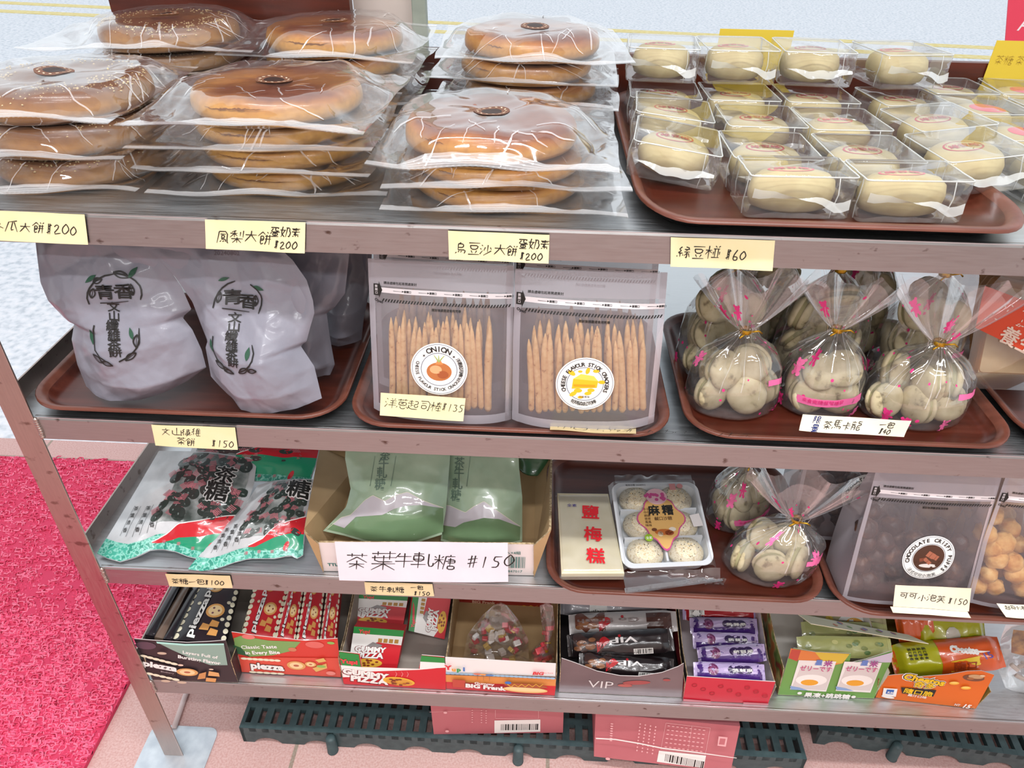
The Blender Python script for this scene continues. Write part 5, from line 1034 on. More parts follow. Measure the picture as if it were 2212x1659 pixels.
def bar(name, label, cat, A, B, y, w, h, mat, decal=None, group=None, up=(0, -.55, .83), yB=None, seal=None, contents=None):
    """flow-wrapped bar between two points of the picture at depth y"""
    P, Q = at(*A, y=y), at(*B, y=yB or y); L = Q-P; t = thing(name, label, cat, P, group); up = Vector(up); up = (up-L.normalized()*up.dot(L.normalized())).normalized(); sd = up.cross(L).normalized(); rs = A[0]*.37
    def S_(u, v, top=1, hh=0.):
        k = smooth(min(u, 1-u)/.13); ww = w*.5*(.86+.14*k) ; z = h*.5*k*(1-abs(v)**2.6)*(1+.25*nz3(u*6, v*2, rs))+.0012*nz3(u*22, v*6, rs)+.0006*top
        return P+L*u+sd*(v*ww*(1 if top == 1 else 1))+up*(z if top == 1 else -z)+up*hh
    b = MB(); b.grid(lambda u, v: S_(u, 2*v-1), 48, 12, mat); b.grid(lambda u, v: S_(u, 1-2*v, -1), 30, 8, mat)
    for u0 in (0, .955): b.grid(lambda u, v: S_(u0+.045*u, 2*v-1, 1, .0003+.0005*(int(round(u*8)) % 2)), 8, 4, seal or mat)
    f = lambda u, v, hh=0.: S_(max(0, min(1, u)), max(-1, min(1, v)), 1, hh+.0006)
    if decal: decal(b, f)
    b.floor(Z4+.0035).build('wrapper', t); return t
G_ = gloss
cookie = lambda fr, x, y, r, ry=None, a=0.: (fr.e(x, y, r, ry or r*.8, flat('d9a160', .5), a), fr.e(x, y, r*.72, (ry or r*.8)*.72, flat('efcf9b', .5), a), fr.e(x, y, r*.3, (ry or r*.8)*.25, flat('b5654a', .5), a))
M_GRYC = mottled('grey card inside', [(.3, '8d857c'), (.7, 'a39a90')], 12, .85); M_CREAM = flat('e9e2c6', .5)
# --- black wafer box
def dA(r):
    g = flat('8ba79a', .5); br_ = flat('241a1d', .5); pu = flat('5b4350', .5)
    r.e(315, 1394, 22, 12, pu); r.e(445, 1398, 22, 10, pu); r.p([(338, 1386), (400, 1392), (484, 1390), (492, 1436), (455, 1436), (410, 1420), (372, 1403)], g); r.p([(338, 1385), (400, 1390), (484, 1389), (484, 1392), (400, 1394), (340, 1389)], flat('aee6da', .5))
    r.t('Layers Full of', 432, 1413, 13, M_WHT, -.2, .02, 1.05); r.t('Bursting Flavor', 430, 1424, 14, M_WHT, -.2, .03, 1.05)
    for i in range(6): r.e(312+i*13, 1416+i*3.2, 8, 4, M_CREAM, -.2)
    r.p([(305, 1421), (385, 1440), (380, 1460), (318, 1450)], br_); r.t('piezza', 345, 1436, 25, M_WHT, -.24, .05, 1.15); r.t('Blueberry', 362, 1450, 7, flat('b9a9a9', .5), -.2)
    for i in range(5): r.e(325+i*14, 1453+i*3, 8, 4, M_CREAM, -.2)
    cookie(r, 406, 1449, 23, 12); r.p([(432, 1452), (447, 1448), (445, 1462), (428, 1464)], flat('c98d55', .5)); r.p([(453, 1446), (474, 1450), (476, 1458), (451, 1456)], flat('dba468', .5)); r.p([(447, 1460), (469, 1462), (467, 1470), (446, 1468)], flat('d79a5c', .5)); r.e(392, 1433, 6, 3, flat('e7cbb6', .5)); r.e(458, 1442, 5, 2, flat('e7cbb6', .5))
    for x, y in ((360, 1467), (395, 1470), (352, 1407)): r.e(x, y, 10, 4, flat('c7b09a', .5))
tA, fA, qA, wA = obox('display_box', 'black printed display box of wafer biscuits at the left end of the bottom shelf', (330, 1469), (514, 1475), [(289, 1380), (340, 1384), (404, 1388), (450, 1386), (487, 1383)], .175, .062, .085, flat('33262a', .5), M_GRYC, dA, 4, .0, flat('2a2024', .5))
def packdec(base, trim, ck, word='piezza', n=1):
    def d(b, f):
        for i in range(9): b.disc(.03, .06+i*.115, .075, trim, f, .0004+i*1e-5, .05, n=10, nr=1)
        for i in range(9): b.disc(.985, .06+i*.115, .05, trim, f, .0004+i*1e-5, .045, n=10, nr=1)
        g = lambda x, y, h=0.: f(x, y, h)
        b.text(word, .36, .03, .22, M_BLK, g, .0008, .075, 1.45, 1.25, 0); b.text(word, .36, .03, .22, M_WHT, g, .0011, .03, 1.45, 1.25, 0)
        b.text(word, .40, .72, .22, M_WHT, g, .0011, .03, 1.45, 1.25, 0)
        for x, y, r in ((.66, .5, .2), (.5, .93, .16)): b.disc(x, y, r, flat('dfa45e', .4), g, .0006, r*.62, n=20); b.disc(x, y, r*.75, flat('f0d19c', .4), g, .0008, r*.46, n=18); [b.disc(x+r*.4*math.cos(k*2.1), y+r*.25*math.sin(k*2.1), r*.13, ck, g, .001, r*.09, n=8, nr=1) for k in range(5)]
        for x, y in ((.55, .22), (.74, .14), (.72, .28)): b.poly([(x-.1, y-.05), (x+.09, y-.06), (x+.1, y+.03), (x-.06, y+.06)], flat('d99c56', .4), g, .0007)
        for x, y in ((.86, .36), (.9, .66), (.25, .62)): b.disc(x, y, .045, M_CREAM, g, .0006, .03, n=8, nr=1)
    return d
bk_ = G_('17141a', .3); rd_ = G_('c6202a', .3)
dk = packdec(bk_, M_CREAM, flat('7a4a58', .5)); rk = packdec(rd_, M_CREAM, flat('8c3a2c', .5))
slab('wafer_pack', 'black wafer biscuit pack with cookie print, facing up at the right side of its box', 'biscuits', [(371, 1379), (482, 1384), (514, 1262), (428, 1258)], .022, .145, .016, bk_, dk, 'black wafer packs', soft=True)
for i, (a, c, lab_) in enumerate((((352, 1376), (372, 1379), 'leaning against the printed one'), ((333, 1372), (353, 1376), 'second in the leaning row'), ((314, 1367), (334, 1371), 'leaning at the left wall of the box'))):
    slab('wafer_pack', f'dark wafer pack seen on edge, {lab_}', 'biscuits', [a, c, (c[0]+60, c[1]-118), (a[0]+62, a[1]-112)], .02, .14, .05, bk_ if i != 1 else G_('6d5a4c', .4), (lambda b, f: [b.rect(.1, .02, .3, .98, flat('3a3438', .3), f), b.rect(.75, .02, .9, .98, flat('5a5458', .3), f)]) if i != 1 else None, 'black wafer packs', soft=True)
# --- red wafer box
def dB(r):
    g = flat('7ba05c', .5); dg_ = flat('2f5a3a', .5)
    r.p([(505, 1378), (520, 1373), (580, 1383), (650, 1386), (632, 1405), (590, 1415), (540, 1418), (510, 1410)], g); r.p([(503, 1392), (520, 1398), (540, 1418), (514, 1412)], dg_); r.e(537, 1375, 14, 7, flat('e07a72', .5)); r.e(680, 1392, 20, 10, flat('d9685f', .5)); r.e(632, 1402, 9, 6, flat('c87a5a', .5)); r.e(715, 1388, 8, 4, flat('8db85c', .5))
    r.t('Classic Taste', 560, 1396, 14, M_WHT, .1, .02, 1.05); r.t('in Every Bite', 568, 1408, 14, M_WHT, .1, .03, 1.05)
    r.p([(517, 1418), (735, 1420), (737, 1461), (523, 1450)], flat('d8503f', .45))
    for i in range(7): r.e(528+i*12, 1421+i*.6, 7, 3.5, M_CREAM)
    r.t('piezza', 578, 1437, 26, M_BLK, -.04, .09, 1.1); r.t('piezza', 578, 1437, 26, M_WHT, -.04, .05, 1.1); cookie(r, 641, 1435, 20, 13); cookie(r, 672, 1432, 12, 8); r.p([(676, 1440), (706, 1430), (708, 1440), (684, 1448)], flat('d9b266', .5)); r.p([(682, 1422), (700, 1418), (706, 1425), (690, 1428)], flat('d9b266', .5)); r.e(695, 1436, 10, 4, flat('8db85c', .5))
    for i in range(5): r.e(548+i*15, 1448+i*.8, 8, 3, M_CREAM)
    r.e(716, 1450, 10, 6, flat('e2867c', .5))
obox('display_box', 'red printed display box of wafer biscuits, second from the left on the bottom shelf', (523, 1451), (737, 1463), [(500, 1365), (560, 1374), (660, 1384), (729, 1379)], .165, .058, .09, flat('cf3b30', .45), M_GRYC, dB, 6, .002, flat('b9a99c', .7))
for i, (q_, lab_) in enumerate(((((524, 1366), (592, 1376), (622, 1262), (552, 1258)), 'broad, leftmost in the red box'), (((594, 1376), (636, 1380), (655, 1264), (624, 1262)), 'second in the red box'), (((640, 1380), (686, 1384), (700, 1268), (660, 1264)), 'third in the red box'), (((690, 1384), (722, 1384), (734, 1270), (706, 1268)), 'at the right wall of the red box'))):
    slab('wafer_pack', f'red wafer biscuit pack with cookie print, {lab_}', 'biscuits', q_, .045, .15, .016, rd_, rk, 'red wafer packs', soft=True)
# --- gummy pizza box
grn_, redp = flat('1f8a3c', .45), flat('cf1f2b', .45)
def pizza(r, x, y, k, hat=None):
    r.e(x, y, 1.*k, .42*k, flat('e8b23c', .5), -.1); r.e(x, y+.03*k, .84*k, .32*k, flat('d99a3a', .5), -.1)
    rd = random.Random(int(x)); [r.e(x+rd.uniform(-.6, .6)*k, y+rd.uniform(-.2, .2)*k, .12*k, .07*k, flat(rd.choice(('8a3a1c', 'b5602a', '7a2c1a')), .5)) for _ in range(12)]
def dC(r):
    r.p([(732, 1407), (775, 1413), (780, 1440), (742, 1443), (737, 1432)], grn_); r.p([(736, 1436), (780, 1440), (906, 1444), (930, 1434), (962, 1434), (963, 1440), (906, 1447), (820, 1450), (760, 1462), (741, 1462)], M_WHT); r.p([(742, 1466), (790, 1450), (906, 1446), (963, 1441), (963, 1489), (744, 1477)], redp)
    r.p([(911, 1415), (960, 1420), (961, 1431), (908, 1428)], grn_); r.p([(908, 1428), (961, 1431), (962, 1441), (907, 1444)], M_WHT)
    r.t('Yupi', 754, 1428, 18, flat('e8404a', .5), -.08, .05, 1.1); r.t('GUMMY', 790, 1455, 23, flat('7a1a1c', .5), -.12, .1, 1.15); r.t('GUMMY', 790, 1454, 23, M_WHT, -.12, .06, 1.15); r.t('PIZZA', 798, 1468, 25, flat('7a1a1c', .5), -.1, .1, 1.15); r.t('PIZZA', 798, 1467, 25, M_WHT, -.1, .06, 1.15); pizza(r, 862, 1470, 34)
    for x in (855, 868, 880): r.s([(x, 1458), (x+3, 1452), (x, 1447)], 1.2, flat('e79a94', .5))
obox('display_box', 'green white and red display box of pizza gummies with a notched front', (742, 1477), (963, 1489), [(732, 1407), (777, 1412), (782, 1444), (904, 1448), (911, 1415), (960, 1419)], .185, .062, .095, flat('cf1f2b', .45), M_GRYC, dC, 2, .002, flat('c9bfb6', .7))
def gum(b, f):
    b.rect(0, .84, 1, 1, grn_, f, .0003); b.text('Yupi', .22, .86, .12, flat('e8404a', .5), f, .0006, .04, 0, 1, .5); b.poly([(0, .84), (1, .84), (1, .62), (.5, .66), (.3, .45), (.2, .2), (0, .3)], M_WHT, f, .0004)
    for i in range(4): b.rect(.52+i*.11, .66, .60+i*.11, .76, flat('b98a3a', .5), f, .0008)
    b.poly([(.3, .55), (.42, .66), (.62, .60), (.56, .45)], flat('8f8a88', .4), f, .0006); b.text('GUMMY', .4, .42, .17, flat('7a1a1c', .5), f, .0008, .09, 0, 1, .5); b.text('GUMMY', .4, .42, .17, M_WHT, f, .001, .05, 0, 1, .5); b.text('PIZZA', .42, .27, .19, flat('7a1a1c', .5), f, .0008, .09, 0, 1, .5); b.text('PIZZA', .42, .27, .19, M_WHT, f, .001, .05, 0, 1, .5)
    b.disc(.4, .14, .28, flat('e8b23c', .5), f, .0007, .11); [b.disc(.4+.2*math.cos(k*2.4)*(k/9), .15+.07*math.sin(k*2.4), .035, flat('8a3a1c', .5), f, .0012, .024, n=8, nr=1) for k in range(9)]
gumr = lambda b, f: gum(b, lambda x, y, h=0.: f(1-y, x, h))
slab('gummy_box', 'small red gummy carton at the back left of the notched box', 'sweets', [(759, 1347), (870, 1355), (882, 1287), (774, 1282)], .125, .165, .028, redp, gum, 'small pizza gummy cartons', part='carton')
slab('gummy_box', 'small red gummy carton at the front left of the notched box, above the notch', 'sweets', [(752, 1443), (857, 1446), (873, 1362), (765, 1353)], .035, .075, .028, redp, gum, 'small pizza gummy cartons', part='carton')
slab('gummy_box', 'small red gummy carton turned sideways at the right of the notched box', 'sweets', [(882, 1362), (960, 1381), (974, 1294), (892, 1285)], .10, .15, .028, redp, gumr, 'small pizza gummy cartons', part='carton')
# --- hot dog gummy box
def hotdog(r, x, y, k): r.e(x, y+.16*k, 1.*k, .22*k, flat('e9c07a', .5)); r.e(x+.02*k, y-.02*k, .98*k, .16*k, flat('a8552e', .5)); r.e(x-.0*k, y+.14*k, .92*k, .14*k, flat('f2d79c', .5)); r.s([(x-.8*k+.16*k*i, y-.04*k+(.06*k if i % 2 else -.06*k)) for i in range(11)], .05*k, flat('e8b93c', .5))
def dD(r):
    r.p([(963, 1470), (1201, 1478), (1198, 1502), (964, 1487)], flat('d0202a', .45)); r.p([(963, 1452), (1201, 1461), (1200, 1481), (963, 1472)], flat('e0924a', .5)); r.p([(963, 1452), (1201, 1461), (1201, 1466), (963, 1457)], flat('6a6460', .5))
    for i in range(24): r.e(968+i*9.8, 1453+i*.36, 6, 3.5, flat('9cc3dd', .5))
    for i, c in enumerate(('e0785a', 'e8a05a', '5a86c0')): r.e(1032+i*13, 1452+i*1., 9, 3, flat(c, .5)); r.s([(1032+i*13, 1453+i), (1032+i*13, 1464+i)], 1, flat('8a6a5a', .5))
    r.t('Y', 970, 1437, 20, flat('d8303a', .5), 0, .06); r.t('u', 981, 1441, 17, flat('e8a030', .5), 0, .06); r.t('p', 992, 1441, 17, flat('2f9a50', .5), 0, .06); r.t('i', 1003, 1440, 19, flat('3a76c0', .5), 0, .06); r.t('BIG', 1162, 1449, 14, flat('d8202a', .5), .03, .05, 1.1, .5, None, .2); r.t('bite frank', 1184, 1448, 6, flat('d8202a', .5), .05)
    r.p([(978, 1462), (1006, 1464), (1005, 1480), (979, 1478)], flat('c24a3a', .5)); r.t('Gummy', 1047, 1471, 11, M_WHT, -.03, .03, 1.2); r.t('BIG Frank', 1050, 1478, 18, flat('7a1a1c', .5), -.04, .09, 1.15); r.t('BIG Frank', 1050, 1478, 18, M_WHT, -.04, .055, 1.15); hotdog(r, 1135, 1476, 48); r.e(1098, 1468, 7, 5, flat('3a76c0', .5))
def dDb(r):
    r.p([(992, 1290), (1190, 1296), (1190, 1330), (992, 1322)], flat('9c2a22', .5)); hotdog(r, 1125, 1312, 46); r.t('BIG Frank', 1045, 1300, 12, flat('e0b8a0', .5), 0, .03)
obox('display_box', 'white and red display box with a hot dog picture, holding clear gummy bags', (964, 1487), (1198, 1502), [(962, 1420), (1201, 1434)], .19, .066, .105, flat('f0ece9', .45), M_KRAFT, dD, 0, .001, flat('d8d0ca', .7), backdecal=dDb)
def gummy_bag(label, bottom, top, L, R, y, n, cols, seed, tie=None):
    o = at(*bottom[len(bottom)//2], y=y); fm = lean(o, 14); P = Pouch(fm, bottom, top, L, R, [(0, .012), (.3, .026), (.6, .016), (.85, .006), (1, .002)], .8, .006, 26., seed, 2.2, 0., .001); t = thing('gummy_bag', label, 'sweets', fm.o, 'clear bags of gummies'); b = P.sheets(MB(), FBAG, 36, 36)
    if tie: p = P.px(*tie); b.disc(p[0], p[1], .004, M_GOLD, P.at, .002, .003, n=10); b.tube([P.at(p[0]-.007, p[1], .004), P.at(p[0]+.007, p[1]+.002, .004)], .0016, M_GOLD)
    b.floor(Z4+.003).build('clear_bag', t); rd = random.Random(seed)
    for i in range(n):
        u, v = rd.uniform(.14, .86), rd.uniform(.06, .62); q = P.fm(*P.xt(u, v), rd.uniform(-.008, .012)); q.z = max(q.z, Z4+.013); M = Matrix.Translation(q) @ Matrix.Rotation(rd.uniform(0, 6), 4, Vector((rd.random(), rd.random(), rd.random())).normalized()); s = rd.uniform(.005, .0075)
        MB().box((-s, -s*.8, -s*.6), (s, s*.8, s*.6), G_(cols[i % len(cols)], .35), M).build('gummy', t, bevel=.0015)
    return t
gummy_bag('clear bag of red and white gummies slumped in the hot dog box', [(1000, 1428), (1070, 1434), (1143, 1434)], [(1066, 1308), (1082, 1302), (1095, 1308)], [(1009, 1372), (1042, 1329)], [(1141, 1381), (1120, 1339)], .07, 30, ('c22a35', 'efe6df', 'd9606a', 'e9dcd0', 'c9a24a'), 5)
gummy_bag('small gold-tied clear bag of red gummies at the right of the hot dog box', [(1148, 1432), (1172, 1438), (1197, 1434)], [(1166, 1308), (1182, 1304), (1194, 1308)], [(1148, 1405), (1174, 1386), (1170, 1345)], [(1197, 1405), (1188, 1386), (1199, 1350)], .06, 12, ('c81f26', 'b81a22', 'd8404a'), 9, (1181, 1387))
# --- chocolate bar box
M_SILB = mottled('silvery box print', [(.3, '6c5f62'), (.7, '8a7c7e')], 6, .22, metal=.5)
def dE(r): r.t('VIP', 1297, 1478, 34, flat('d9d4d2', .4), -.03, -.005, 1.2); r.e(1375, 1474, 30, 7, flat('a04a48', .4), .1); r.e(1350, 1480, 16, 5, flat('b05a52', .4)); r.e(1440, 1468, 8, 4, flat('a04a48', .4))
obox('display_box', 'dark silvery display box with a curved torn front, holding chocolate bars', (1207, 1495), (1474, 1507), [(1213, 1422), (1240, 1431), (1290, 1450), (1340, 1460), (1380, 1461), (1430, 1453), (1465, 1440), (1477, 1433)], .2, .06, .1, M_SILB, flat('2a2224', .6), dE, 3, .001, flat('3a2a2a', .6))
vt = flat('e6e2e0', .4); vr = G_('b02028'); vb = G_('1c1517', .28)
def vip(word, base2, tx, wh=False):
    def d(b, f):
        g = lambda x, y, h=0.: f(x, y, h); b.band(.06, .34, lambda x: -.8+.5*abs(math.sin(x*20)), lambda x: .75-.3*math.cos(x*30), base2, g, .0002, 14, 6)
        for x, y, r in ((.14, .1, .05), (.22, -.2, .05), (.1, -.3, .04), (.24, .35, .035)): b.disc(x, y, r, G_('8a5a3a', .3), g, .0005, r*5, n=12)
        b.band(.28, .46, lambda x: -.7+1.2*(x-.28)/.18, lambda x: .35+.2*math.sin(x*40), vr, g, .0004, 12, 4); b.disc(.50, .55, .014, vr, g, .0006, .12, n=10)
        b.text(word, .82, .42, .62 if not wh else .5, tx, lambda x, y, h=0.: g(.66-(x-.66)*.0+ (x-.82)*.28, y, h), .0008, .02, PI, 1.1, 0)
        if wh: b.rect(.72, -.8, .95, .8, G_('4a2a22', .3), g, .0003, 6, 4)
        else: b.rect(.62, -.98, .80, -.55, M_WHT, g, .0006, 4, 1); b.barcode(.63, -.95, .16, .36, M_BLK, g, 26, .001)
    return d
bars_ = 'wrapped chocolate bars'
bar('chocolate_bar', 'grey wrapped bar with a barcode at the very back of the curved-front box', 'chocolate', (1208, 1308), (1440, 1318), .165, .036, .018, G_('9b979c', .3), lambda b, f: (b.rect(.28, -.6, .44, .7, M_WHT, f, .0004, 4, 3), b.barcode(.29, -.5, .14, 1., M_BLK, f, 26, .0008)), bars_)
bar('chocolate_bar', 'white and brown wrapped bar with upside-down lettering, in the curved-front box', 'chocolate', (1229, 1350), (1462, 1342), .12, .040, .02, G_('b9b2b0', .3), vip('Go Fresh', G_('6a3a2a', .3), flat('8a7a78', .4), True), bars_)
bar('chocolate_bar', 'black and red wrapped bar with large upside-down white letters, middle of the curved-front box', 'chocolate', (1226, 1395), (1455, 1382), .075, .042, .022, vb, vip('VIP', G_('3a2420', .3), vt), bars_)
bar('chocolate_bar', 'black and red wrapped bar nearest the torn edge of the curved-front box', 'chocolate', (1250, 1431), (1456, 1444), .044, .036, .02, vb, vip('VIP', G_('3a2420', .3), vt), bars_)
# --- red box of purple bars
def dF(r):
    rd = random.Random(3)
    for i in range(9): r.e(1500+i*19, 1480+8*(i % 3)+i*.8, 6, 6, flat('a81c2a', .5), 0, .7)
    r.p([(1476, 1508), (1535, 1513), (1535, 1516), (1475, 1513)], flat('d98a94', .5)); r.p([(1605, 1515), (1660, 1518), (1659, 1521), (1605, 1519)], flat('d98a94', .5))
obox('display_box', 'bright red display box holding purple wrapped bars', (1475, 1513), (1659, 1521), [(1484, 1461), (1675, 1473)], .19, .05, .095, flat('c9243a', .4), flat('ddd0d2', .6), dF, 0, .004, flat('a8202e', .5))
pu_, pl_ = G_('4a2a78', .25), G_('b9a6cf', .25)
def plum(v0):
    def d(b, f):
        b.rect(.04, -.15+v0, .96, .95, pl_, f, .0002, 10, 6); b.disc(.26, .2, .075, G_('6a2a58', .3), f, .0005, .6, n=16); b.disc(.26, .2, .05, G_('8f4a78', .3), f, .0007, .4, n=14, r0=.6)
        for i in range(3): b.disc(.54+i*.1, .25, .075, G_('2f1a4a', .3), f, .0006+i*1e-5, .42, n=14)
        for i, ch in enumerate('蒟蒻果'): b.text(ch, .5+i*.1, .06, .34, M_WHT, lambda x, y, h=0., i=i: f((.54+i*.1)+(x-(.5+i*.1))*.28-.02, y, h), .001, .03)
        for i in range(16): b.disc(.48+i*.02, -.35, .006, pu_, f, .0006, .06, n=6, nr=1)
    return d
for i, (A, B, y, m, lab_) in enumerate((((1474, 1322), (1634, 1328), .16, G_('b8242e', .25), 'red wrapped bar at the very back of the red box'), ((1490, 1352), (1636, 1354), .13, pu_, 'purple wrapped bar behind the others in the red box'), ((1496, 1384), (1638, 1388), .095, pu_, 'purple wrapped bar, third from the front in the red box'), ((1507, 1417), (1653, 1409), .06, pu_, 'purple wrapped bar with a plum print, second from the front in the red box'), ((1498, 1449), (1652, 1454), .03, pu_, 'purple wrapped bar nearest the front of the red box'))):
    bar('fruit_bar', lab_, 'sweets', A, B, y, .032, .02, m, plum(0) if i else (lambda b, f: (b.rect(.08, -.6, .28, .6, M_WHT, f, .0004, 4, 3), b.barcode(.09, -.5, .17, .9, M_BLK, f, 22, .0008))), 'plum bars in the red box', seal=pl_)
# --- green jelly box
def dG(r):
    g2 = flat('5f9440', .45); w_ = flat('ece6e2', .45); pk = flat('c0487a', .5)
    r.p([(1703, 1421), (1708, 1400), (1760, 1408), (1835, 1412), (1820, 1432), (1795, 1438), (1740, 1428)], flat('dd8040', .5)); r.p([(1703, 1421), (1710, 1402), (1730, 1404), (1722, 1428)], flat('c04a3a', .5)); r.p([(1760, 1408), (1835, 1412), (1820, 1432), (1780, 1432)], flat('d9b840', .5)); r.p([(1840, 1432), (1928, 1408), (1925, 1430), (1880, 1430)], flat('c9bfd0', .5))
    for dx in (0, 98):
        r.p([(1725+dx, 1425+dx*.02), (1806+dx, 1428+dx*.02), (1784+dx*.97, 1493+dx*.01), (1706+dx*1., 1488+dx*.02)], w_); r.p([(1729+dx, 1440), (1800+dx, 1443), (1783+dx*.97, 1490), (1709+dx, 1486)], flat('d9cfcb', .4)); x = 1752+dx*1.0; r.e(x, 1468, 34, 17, flat('f4efe9', .35)); r.e(x-4, 1473, 19, 9, flat('eaa32c', .35)); r.p([(1706+dx, 1480), (1728+dx, 1484), (1745+dx, 1490), (1708+dx, 1488)], flat('8aa5d0', .4))
        r.t('星', 1768+dx, 1430, 17, flat('6a86c8', .5), 0, .05); r.t('米', 1788+dx, 1432, 19, flat('a8528f', .5), 0, .05); r.t('ゼリーです', 1761+dx, 1443, 17, w_, -.02, .08, .82); r.t('ゼリーです', 1761+dx, 1443, 17, pk, -.02, .03, .82)
    r.t('果凍+跳跳糖', 1785, 1500, 15, M_WHT, -.02, .05, 1.2); r.e(1726, 1494, 5, 4, M_WHT); r.e(1842, 1502, 5, 4, M_WHT)
def leafy(): return mottled('fruit print card', [(.38, '8f3f2e'), (.46, '6f9a48'), (.54, 'c9c27a'), (.62, 'd88a4a')], 26, .5, detail=2)
obox('display_box', 'green printed display box of egg jelly sweets with torn upper flap', (1680, 1501), (1888, 1509), [(1703, 1421), (1715, 1400), (1762, 1409), (1838, 1412), (1835, 1432), (1870, 1424), (1926, 1406), (1924, 1431)], .19, .075, .105, flat('6f9e4e', .45), flat('e9e3dc', .6), dG, 8, .006, leafy())
M_OLV = G_('a9ad6e', .35); M_OLD = G_('7f8a52', .35)
def olv(b, f):
    rd = random.Random(5)
    for i in range(9): b.disc(rd.uniform(.08, .92), rd.uniform(-.6, .6), .035, rd.choice((M_OLD, G_('c9c88a', .3), G_('5c7a48', .3))), f, .0004+i*1e-5, .2, n=10, nr=1)
for i, (A, B, y, w, lab_) in enumerate((((1722, 1396), (1926, 1400), .075, .036, 'olive green jelly packet nearest the front of the green box'), ((1732, 1368), (1918, 1374), .115, .045, 'olive green jelly packet in the middle of the green box'), ((1735, 1345), (1915, 1352), .145, .045, 'pale green jelly packet with an egg print at the back of the green box'))):
    bar('jelly_packet', lab_, 'sweets', A, B, y, w, .014, M_OLV if i < 2 else G_('b9b58c', .35), olv if i < 2 else (lambda b, f: (b.disc(.6, .1, .2, M_WHT, f, .0005, .7), b.disc(.6, .1, .1, G_('e0a030', .3), f, .0008, .4), b.disc(.3, .3, .05, G_('d9c020', .3), f, .0006, .3), b.disc(.12, .2, .06, G_('9cc8c0', .3), f, .0006, .3))), 'jelly packets in the green box')
slab('torn_flap', 'torn printed card flap sticking out over the green box towards the orange box', 'card', [(1752, 1347), (2006, 1390), (1962, 1371), (1722, 1325)], .072, .10, .0012, mottled('torn flap card', [(.3, 'e6dfb8'), (.7, 'f0ecd6')], 20, .6), lambda b, f: [b.disc(.25+.6*((i*37) % 50)/50, .35+.5*((i*17) % 10)/10, .016, flat(c, .5), f, .0006+i*1e-5, .14, n=8, nr=1) for i, c in enumerate(('d87a4a', '6a7ab8', 'a0559a', '7fae5a', 'd8b03a', 'c05a6a', '5a9ab8', 'd87a4a', '8a5a9a', '7fae5a', 'c05a6a', '6a7ab8'))], part='printed_card')
# --- orange snack box
def dH(r):
    y_ = flat('f4c71c', .45); k_ = M_BLK
    r.e(2103, 1464, 24, 11, flat('7a4a30', .5)); r.e(2108, 1461, 17, 7, flat('c9a074', .5)); r.e(2096, 1465, 8, 4, flat('a86a3c', .5)); r.e(2122, 1459, 6, 3, flat('e3c9a4', .5))
    r.t('Cheetos', 1996, 1467, 26, M_WHT, -.1, .16, 1.05); r.t('Cheetos', 1996, 1467, 26, k_, -.1, .10, 1.05); r.t('Cheetos', 1996, 1467, 26, y_, -.1, .045, 1.05); r.t('奇多', 1996, 1479, 22, M_WHT, -.05, .13, 1.1); r.t('奇多', 1996, 1479, 22, k_, -.05, .08, 1.1); r.t('奇多', 1996, 1479, 22, y_, -.05, .03, 1.1)
    r.p([(1946, 1483), (2022, 1489), (2015, 1503), (1948, 1496)], k_); r.t('隨口脆', 1982, 1494, 17, y_, -.06, .03, 1.3); r.t('雞汁口味', 1980, 1502, 9, M_WHT, -.08, .02, 1.2)
    r.p([(1908, 1484), (1938, 1486), (1934, 1503), (1905, 1500)], M_WHT); r.p([(1915, 1487), (1931, 1488), (1928, 1498), (1912, 1496)], flat('2f62b0', .5)); r.t('乳酪', 1922, 1494, 7, M_WHT, -.05, .02); r.e(1917, 1503, 15, 4, M_WHT, -.1)
    for x, y in ((2060, 1473), (2085, 1483)): r.e(x, y, 11, 5.5, flat('eeb43c', .5), .1); r.e(x, y-1, 8, 3, flat('f6cf6c', .5), .1)
    r.t('15', 2085, 1522, 17, M_WHT, -.07, .04, 1.1, .5, None, .2); r.t('元', 2101, 1525, 9, flat('e9a878', .5), -.05); r.t('NT', 2066, 1519, 9, flat('d9d4d0', .5), -.08, .04)
obox('display_box', 'orange printed display box of cheese snack bags at the right end of the row', (1891, 1507), (2108, 1531), [(1911, 1461), (1930, 1458), (1960, 1456), (1985, 1462), (2010, 1460), (2050, 1457), (2090, 1450), (2120, 1449), (2148, 1458)], .19, .05, .09, flat('dd6a1c', .45), flat('8a7434', .7), dH, 6, .008, flat('c9601a', .5))
yel_ = G_('b5b41e', .25); org_ = G_('dc5a1c', .25); oi = flat('2a2a10', .4)
def chip(b, f):
    b.grid(lambda u, v: f(.42+.58*u, 2*v-1, .0004), 20, 10, org_)
    for i in range(4): b.text('脆片零食', .16+.045*i, .5, .16, oi, lambda x, y, h=0., i=i: f(.16+.045*i+(x-.16-.045*i)*.25, y, h), .0008, .02, 0, 1, .5, 0, True)
    b.poly([(.5, -.9), (.76, -.6), (.78, -.1), (.5, -.3)], G_('f2cf3c', .3), f, .0008); b.text('隨口', .5, -.8, .5, flat('a8401a', .4), lambda x, y, h=0.: f(.52+(x-.5)*.22, y, h), .0014, .04); b.poly([(.72, -.75), (.93, -.45), (.95, .35), (.86, .1), (.74, .2)], M_WHT, f, .001); b.text('15', .8, -.35, .5, flat('5a5ab0', .5), lambda x, y, h=0.: f(.79+(x-.8)*.18, y, h), .0016, .01, .2); b.text('Cheetos', .5, .25, .5, M_WHT, lambda x, y, h=0.: f(.52+(x-.5)*.14, y, h), .0008, .1, -.15)
